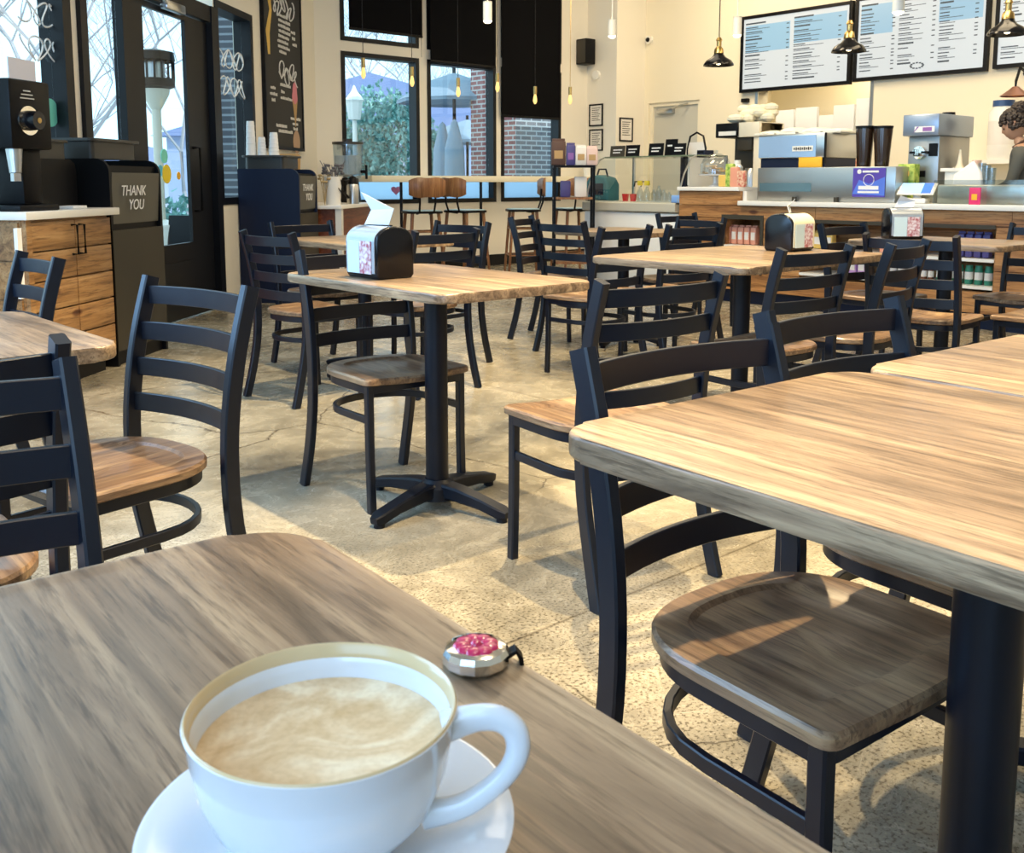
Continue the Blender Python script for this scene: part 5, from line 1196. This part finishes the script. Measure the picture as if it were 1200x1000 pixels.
s_,z_=onC(88,240,.42);m=MB();m.box((0,0,.008),(.14,.1,.016),bev=.003);tag(place(m.build('napkin_pile',M['paper']),cw(s_,.40,.9355),CANG),'thin pile of pale napkins on the pine cabinet top','napkins')
# cups and bags on the navy station
for px,h,r,l in ((311,.30,.045,'tallest stack of white paper cups on the navy station'),(322,.16,.04,'short stack of white cups between two taller ones'),(331,.20,.045,'right stack of white paper cups on the navy station')):
    nn=.42;s_=front_s(px,nn);m=MB();m.lathe([(0,0),(r,0),(r*.72,h),(0,h)],seg=24)
    for k in range(6): m.lathe([(r*(1-.28*k/6)+.001,h*k/6),(r*(1-.28*k/6)+.003,h*k/6+.006),(r*(1-.28*k/6),h*k/6+.012)],seg=24)
    s_=min(max(s_,u0+.06),u1-.06);tag(place(m.build('paper_cup_stack',M['paper']),cw(s_+(.0),{311:.12,322:.22,331:.33}[px],1.195+.119),CANG),l,'cups','paper cup stacks')
# chalkboard
s0c,s1c=onC(350,100)[0],onC(308,100)[0];zc0=onC(330,172)[1];t=cthing('chalkboard','tall narrow chalkboard menu with chalk script and a pink ice cream drawing','chalkboard',(s0c+s1c)/2,.0,zc0)
w=s1c-s0c;hc=3.75-zc0
m=MB();m.b2((-w/2,.002,0),(w/2,.03,hc));m.build('board',mat('chalkboard_black',(.035,.033,.03),.8),t,smooth=None)
m=MB()
for p,q in (((-w/2-.03,.002,-.03),(w/2+.03,.04,0)),((-w/2-.03,.002,0),(-w/2,.04,hc)),((w/2,.002,0),(w/2+.03,.04,hc))): m.b2(p,q)
m.build('frame',M['black'],t,smooth=None)
def zc(y): return onC(330,y)[1]-zc0
m=MB();rnd=random.Random(4)
def script(x,z,wd,h,seed,r=.006):
    rn=random.Random(seed);P=[];n=110
    for i in range(n): q_=i*.24;P.append((x-wd*i/n+.3*h*math.sin(q_*1.7+seed),.034,z+h*.45*math.sin(q_*1.25+seed)+h*.25*math.sin(q_*.43+seed*2)))
    m.tube(P,r,4)
script(w*.30,zc(10),w*.62,.16,1,.008);script(w*.15,zc(86),w*.5,.16,3,.007)
for y,x,wd in ((20,.15,.32),(26,.12,.36),(32,.13,.34),(38,.12,.36),(44,.13,.3),(50,.16,.32),(56,.15,.34),(62,.12,.2),(34,-.22,.14),(41,-.25,.1),(48,-.26,.16),(100,.12,.3),(108,.1,.1),(115,.12,.34),(106,.38,.16),(113,.4,.2),(120,.36,.1),(137,-.15,.3),(143,-.2,.18),(149,-.22,.16),(154,.2,.4),(148,.26,.3)):
    xx=w*x;ww=w*wd;n=max(2,int(ww/.035))
    for k in range(n): m.b2((xx-k*.035-.024,.0305,zc(y)-.016),(xx-k*.035,.0325,zc(y)+.016*rnd.uniform(.4,1)))
m.build('chalk_writing',mat('chalk_white',(.75,.74,.7),.9),t,smooth=None)
m=MB();m.prism([(-.07,.0),(.0,-.26),(.07,0)],0.031,.036,M4=Matrix(((1,0,0,-w*.28),(0,0,1,0),(0,1,0,zc(116)),(0,0,0,1))));m.build('cone_drawing',M['kraft'],t,smooth=None)
m=MB();m.sph((-w*.28,.033,zc(112)),(.085,.004,.1));m.sph((-w*.28,.034,zc(104)),(.07,.004,.09));m.build('ice_cream_drawing',mat('pink_chalk',(.7,.25,.3),.9),t)
m=MB();m.sweep([(w*.40,.033,zc(70)),(w*.42,.033,zc(45)),(w*.33,.033,zc(20)),(w*.40,.033,zc(-5))],[.05,.1,.06,.1],.003,up=Vector((0,1,0)));m.build('yellow_chalk_drawing',M['gold'],t)
m=MB();m.sph((-w*.3,.033,zc(165)),(.11,.004,.12));m.build('cookie_drawing',mat('tan_chalk',(.45,.3,.2),.9),t)
# side counter with dispenser, carafe and vase
t=cthing('side_counter','low counter with white top and cherry front beside the navy waste station','counter',1.02,.38);zz=.86
m=MB();m.b2((-.70,-.36,.1),(.70,.34,zz-.035));m.b2((-.66,-.34,0),(.66,.28,.1));m.build('cabinet',M['cherry'],t,smooth=None)
m=MB();m.b2((-.74,-.37,zz-.035),(.74,.40,zz),bev=.004);m.build('worktop',M['white'],t);m=MB();m.b2((.66,.33,0),(.72,.39,zz-.035));m.build('white_leg',M['white'],t,smooth=None)
def onside(px,n): 
    s=front_s(px,n);return cw(min(max(s,.34),1.7),n,zz+.0005)
p=onside(415,.45);t=thing('water_dispenser','large clear drink dispenser with a black tap on the side counter','dispenser',p,CANG)
m=MB();m.lathe([(0,0),(.14,0),(.11,.26),(0,.26)],seg=6);m.build('black_stand',M['black'],t,smooth=None)
m=MB();m.lathe([(0,.262),(.13,.262),(.15,.30),(.16,.62),(.155,.62),(.14,.30),(0,.275)],seg=36);m.build('clear_tank',M['clear'],t)
m=MB();m.lathe([(0,.272),(.138,.30),(.146,.5),(0,.5)],seg=36);m.build('iced_water',mat('pale_iced_water',(.62,.72,.8),.15),t)
m=MB();m.lathe([(0,.62),(.168,.62),(.168,.645),(.05,.65),(.05,.68),(0,.68)],seg=36);m.build('lid',M['tubgrey'],t)
m=MB();m.cyl((0,.14,.33),(0,.21,.33),.018,seg=10);m.cyl((0,.2,.25),(0,.2,.40),.014,seg=10);m.build('tap',M['black'],t)
p=onside(413,.70);t=thing('coffee_carafe','steel thermal carafe with black lid and handle in front of the dispenser','carafe',p,CANG-.5)
m=MB();m.lathe([(0,0),(.06,0),(.062,.18),(.05,.2),(0,.2)],seg=28);m.build('steel_body',M['steel'],t)
m=MB();m.lathe([(.052,.195),(.05,.24),(.03,.27),(0,.285)],seg=24);m.build('lid',M['black'],t)
m=MB();m.tube([(.05,0,.235),(.12,0,.23),(.125,0,.12),(.062,0,.06)],.012,8);m.build('handle',M['black'],t)
p=onside(390,.66);t=thing('flower_vase','white vase with dark branch print and dry flowers on the side counter','vase',p,CANG)
m=MB();m.lathe([(0,0),(.07,0),(.085,.27),(.078,.27),(.065,.01),(0,.01)],seg=28);m.build('vase_body',M['white'],t)
m=MB();rnd=random.Random(12)
for k in range(9): a=k*.7;m.tube([(0,0,.1),(.05*math.cos(a),.05*math.sin(a),.3),(.12*math.cos(a),.12*math.sin(a),.36+.02*(k%4))],.004,5)
for k in range(20): a=k*1.3;m.sph((.09*math.cos(a),.09*math.sin(a),.30+.025*(k%4)),(.022,.022,.014),8,5)
m.build('branches',M['bark'],t)
m=MB();m.tube([(.0,.078,.04),(.02,.084,.12),(-.01,.086,.18),(.03,.088,.24)],.006,5);m.tube([(.02,.084,.12),(.06,.07,.16)],.005,5);m.build('branch_print',M['black'],t)
p=onside(372,.60);m=MB()
for k in range(7): a=k*.9;m.tube([(0,0,0),(.02*math.cos(a),.02*math.sin(a),.15),(.05*math.cos(a),.05*math.sin(a),.28)],.003,5)
for k in range(14): a=k*1.1;m.sph((.05*math.cos(a),.05*math.sin(a),.22+.03*(k%3)),(.018,.018,.012),8,5)
tag(place(m.build('dried_flowers',mat('dried_straw',(.45,.33,.16),.8)),p,CANG),'golden dried flowers left of the white vase','flowers')
p=cw(u0+.02-.16,.34,1.0)
t=cthing('paper_bag_holder','brown kraft bags standing in a dark wire tray behind the navy station','bag',u0-.16,.25,0)
m=MB();m.b2((-.12,-.1,.861),(.12,.1,1.06));m.build('pedestal',M['navy'],t,smooth=None)
m=MB()
for k in range(5): m.box((-.08+.035*k,0,1.20+.01*(k%2)),(.02,.16,.27),rot=Euler((0,.08*(k-2),0)),bev=.004)
m.build('kraft_bags',M['kraft'],t)
m=MB();
for z in (1.07,1.12): m.tube([(-.11,-.09,z),(.11,-.09,z),(.11,.09,z),(-.11,.09,z)],.004,5,closed=True)
m.build('wire_tray',M['black'],t)
# small plant on the bar ledge
p=onY(692,207,WY-.25);t=thing('potted_plant','small plant in a white pot at the right end of the bar ledge','plant',(p.x,WY-.2,lz+.0085))
m=MB();m.lathe([(0,0),(.06,0),(.07,.12),(.06,.12),(0,.1)],seg=20);m.build('pot',M['white'],t)
m=MB();rnd=random.Random(2)
for k in range(60):
    c=Vector((rnd.uniform(-.07,.07),rnd.uniform(-.07,.07),.13+rnd.uniform(0,.1)));e=Euler([rnd.uniform(0,3) for _ in range(3)]).to_matrix();m.quad(*[c+e@Vector(v)*.02 for v in ((-1,-.5,0),(.2,-.6,0),(1.2,.1,.1),(0,.6,0))])
m.build('leaves',M['leaf'],t,smooth=None)
# ---------------------------------------------------------------- hanging lamps
PX_=7.5
def pendant(px,yb_,l):
    p=onX(px,yb_,PX_);t=thing('pendant_lamp',l,'lamp',(p.x,p.y,0),0,'black dome pendants over the counter');z=p.z
    m=MB();m.lathe([(.138,z),(.137,z+.012),(.115,z+.045),(.065,z+.075),(.042,z+.105),(.036,z+.13)],seg=36);m.lathe([(.134,z+.002),(.112,z+.04),(.06,z+.07)],seg=36);m.build('shade',M['blackgloss'],t)
    m=MB();m.lathe([(.045,z+.11),(.04,z+.15),(.022,z+.17),(.022,z+.22),(.03,z+.225),(.018,z+.25),(0,z+.26)],seg=20);m.build('socket',M['brass'],t)
    m=MB();m.cyl((0,0,z+.25),(0,0,CEIL-.0),.005,seg=6);m.build('cord',M['black'],t)
    m=MB();m.sph((0,0,z+.035),.028);m.build('bulb',M['bulb'],t)
pendant(842,77,'black dome pendant left of the left menu screen');pendant(994.5,61,'black dome pendant hanging between the two menu screens');pendant(1180,41,'black dome pendant in front of the right menu screen')
for px,yb_,Y,l in ((426,97,9.2,'bare bulb on a cord in front of the left window, first from the left'),(483,106,9.25,'bare bulb on a cord by the right frame of the left window'),(537,118,9.2,'bare glowing bulb in front of the middle window'),(583,112,9.2,'bare bulb before the post between middle and right windows'),(627,126,9.25,'bare glowing bulb against the long black blind'),(668,126,9.2,'bare bulb hanging against the cream wall by the pillar')):
    p=onY(px,yb_,Y);z=p.z;t=thing('bare_bulb_pendant',l,'lamp',(p.x,p.y,0),0,'bare bulb pendants at the window')
    m=MB();m.cyl((0,0,z+.25),(0,0,CEIL),.004,seg=5);m.build('cord',M['brass'] if px>640 else M['black'],t)
    m=MB();m.cyl((0,0,z+.16),(0,0,z+.26),.022,seg=12);m.build('socket',M['brass'],t)
    m=MB();m.lathe([(0,z+.04),(.012,z+.045),(.026,z+.075),(.024,z+.11),(.013,z+.16),(0,z+.165)],seg=16);m.build('bulb',M['edison'],t)
for px,yb_,d,l in ((572,30,8.5,'white cylinder spotlight glowing in front of the middle window'),(715,47,9.6,'white cylinder spotlight glowing in front of the pillar'),(859,46,8.9,'white cylinder spotlight left of the left menu screen'),(1043,20,6.6,'white cylinder spotlight in front of the middle menu screen')):
    p=at(px,d);z=zat(yb_,d);t=thing('cylinder_spotlight',l,'lamp',(p.x,p.y,0),0,'white cylinder spotlights')
    m=MB();m.cyl((0,0,z),(0,0,z+.16),.038,seg=20,caps=False);m.cyl((0,0,z+.15),(0,0,z+.16),.038,seg=20);m.build('housing',M['lampwhite'],t)
    m=MB();m.sph((0,0,z+.0),(.034,.034,.02));m.build('bulb',M['bulb'],t)
    m=MB();m.cyl((0,0,z+.16),(0,0,CEIL),.006,seg=6);m.build('stem',M['lampwhite'],t)
a=onX(905,-6,8.6);b=onX(868,14,8.6);t=thing('track_light','white track light rail left of the left menu screen','lamp',(8.6,(a.y+b.y)/2,a.z+.25));l_=abs(a.y-b.y)
m=MB();m.box((0,0,0),(.04,l_+1.2,.03));m.build('rail',M['lampwhite'],t,smooth=None);m=MB();m.box((0,l_/2+.0,-.09),(.09,.12,.07),bev=.01);m.cyl((0,l_/2,-.02),(0,l_/2,-.06),.015);m.build('lamp_head',M['lampwhite'],t);m=MB();m.cyl((0,0,0),(0,0,CEIL-t.location.z),.01);m.build('stem',M['lampwhite'],t)
# ---------------------------------------------------------------- world, lights, camera
sc_=bpy.context.scene
w=bpy.data.worlds.new('sky');sc_.world=w;w.use_nodes=True;bg=w.node_tree.nodes['Background'];bg.inputs['Color'].default_value=(.60,.84,.97,1);bg.inputs['Strength'].default_value=2.1
def area(name,loc,size,power,col,target=None,sy=None):
    l=bpy.data.lights.new(name,'AREA');l.energy=power;l.color=col;l.size=size
    if sy: l.shape='RECTANGLE';l.size_y=sy
    o=bpy.data.objects.new(name,l);COL.objects.link(o);o.location=loc
    d=(Vector(target)-Vector(loc)) if target else Vector((0,0,-1));o.rotation_euler=d.to_track_quat('-Z','Y').to_euler();return o
def spot(name,loc,target,power,col,angle,r=.05,blend=.35):
    l=bpy.data.lights.new(name,'SPOT');l.energy=power;l.color=col;l.spot_size=math.radians(angle);l.spot_blend=blend;l.shadow_soft_size=r
    o=bpy.data.objects.new(name,l);COL.objects.link(o);o.location=loc;o.rotation_euler=(Vector(target)-Vector(loc)).to_track_quat('-Z','Y').to_euler();return o
WARM=(1.,.80,.52)
for i,(x,y) in enumerate(((2.5,1.5),(5.5,3.),(3.5,5.5),(7.,6.5))): area('ceiling_panel_light_%d'%i,(x,y,4.3),1.6,22,(1,.88,.7))  # unseen soft fill lights, added for ambient brightness
area('ceiling_panel_light_near',(.7,.2,4.3),1.2,30,(1,.84,.62))  # extra fill light added to warm the near table
area('counter_wash',(5.4,5.2,4.2),.8,175,WARM,(7.3,4.2,.5),3.)  # added area light that brightens the plank counter front
area('kitchen_wall_wash',(8.9,3.2,4.2),1.,150,WARM,(MX,3.2,1.6),5.)  # added area light that brightens the menu wall
area('back_counter_wash',(8.8,7.2,4.2),1.,110,WARM,(MX,7.4,1.2),2.)  # second added wash, for the menu wall beyond the pass
area('kitchen_light',(MX+.9,6.5,2.85),.8,30,(1,.85,.6))
# track spots over the front tables
k1=at(690,1.6);spot('track_spot_front',(k1.x,k1.y,4.1),(1.8,1.15,.3),820,(1,.77,.45),50,.04)
k2=at(640,3.6);spot('track_spot_middle',(k2.x+.2,k2.y,4.1),(2.3,2.7,0),1050,(1,.78,.45),84,.04)
spot('track_spot_right',(4.6,1.6,4.1),(4.3,2.2,0),600,(1,.78,.45),80,.05)
# daylight from the big shop window left of the frame and from behind the camera
area('daylight_left_window',(E0.x+.15,-.6,2.),2.6,150,(.32,.58,1.),(2,1.5,.8),4.5)
p=cw(9.4,-.0,2.);area('daylight_entrance_side',(p.x+CN.x*.1,p.y+CN.y*.1,2.1),3.0,190,(.34,.6,1.),(p.x+CN.x*3,p.y+CN.y*3,.9),2.4)
sn=bpy.data.lights.new('sun','SUN');sn.energy=3.5;sn.angle=.01;sn.color=(1,.95,.86);so=bpy.data.objects.new('sun',sn);COL.objects.link(so);so.location=(0,-10,12);so.rotation_euler=Vector((-.25,1,-.75)).to_track_quat('-Z','Y').to_euler()
cd=bpy.data.cameras.new('camera');co=bpy.data.objects.new('camera',cd);COL.objects.link(co)
cd.sensor_width=36.;cd.lens=36.*F/1200.;cd.shift_y=-(500.-PPY)/1200.;cd.clip_start=.02
co.location=(0,0,HC);co.rotation_euler=Vector((C*math.cos(PT),S*math.cos(PT),-math.sin(PT))).to_track_quat('-Z','Y').to_euler()
cd.dof.use_dof=True;cd.dof.focus_distance=2.2;cd.dof.aperture_fstop=24.
sc_.camera=co
vs=sc_.view_settings;vs.view_transform='Standard';vs.look='None';vs.gamma=1.;vs.use_curve_mapping=False;vs.exposure=0.
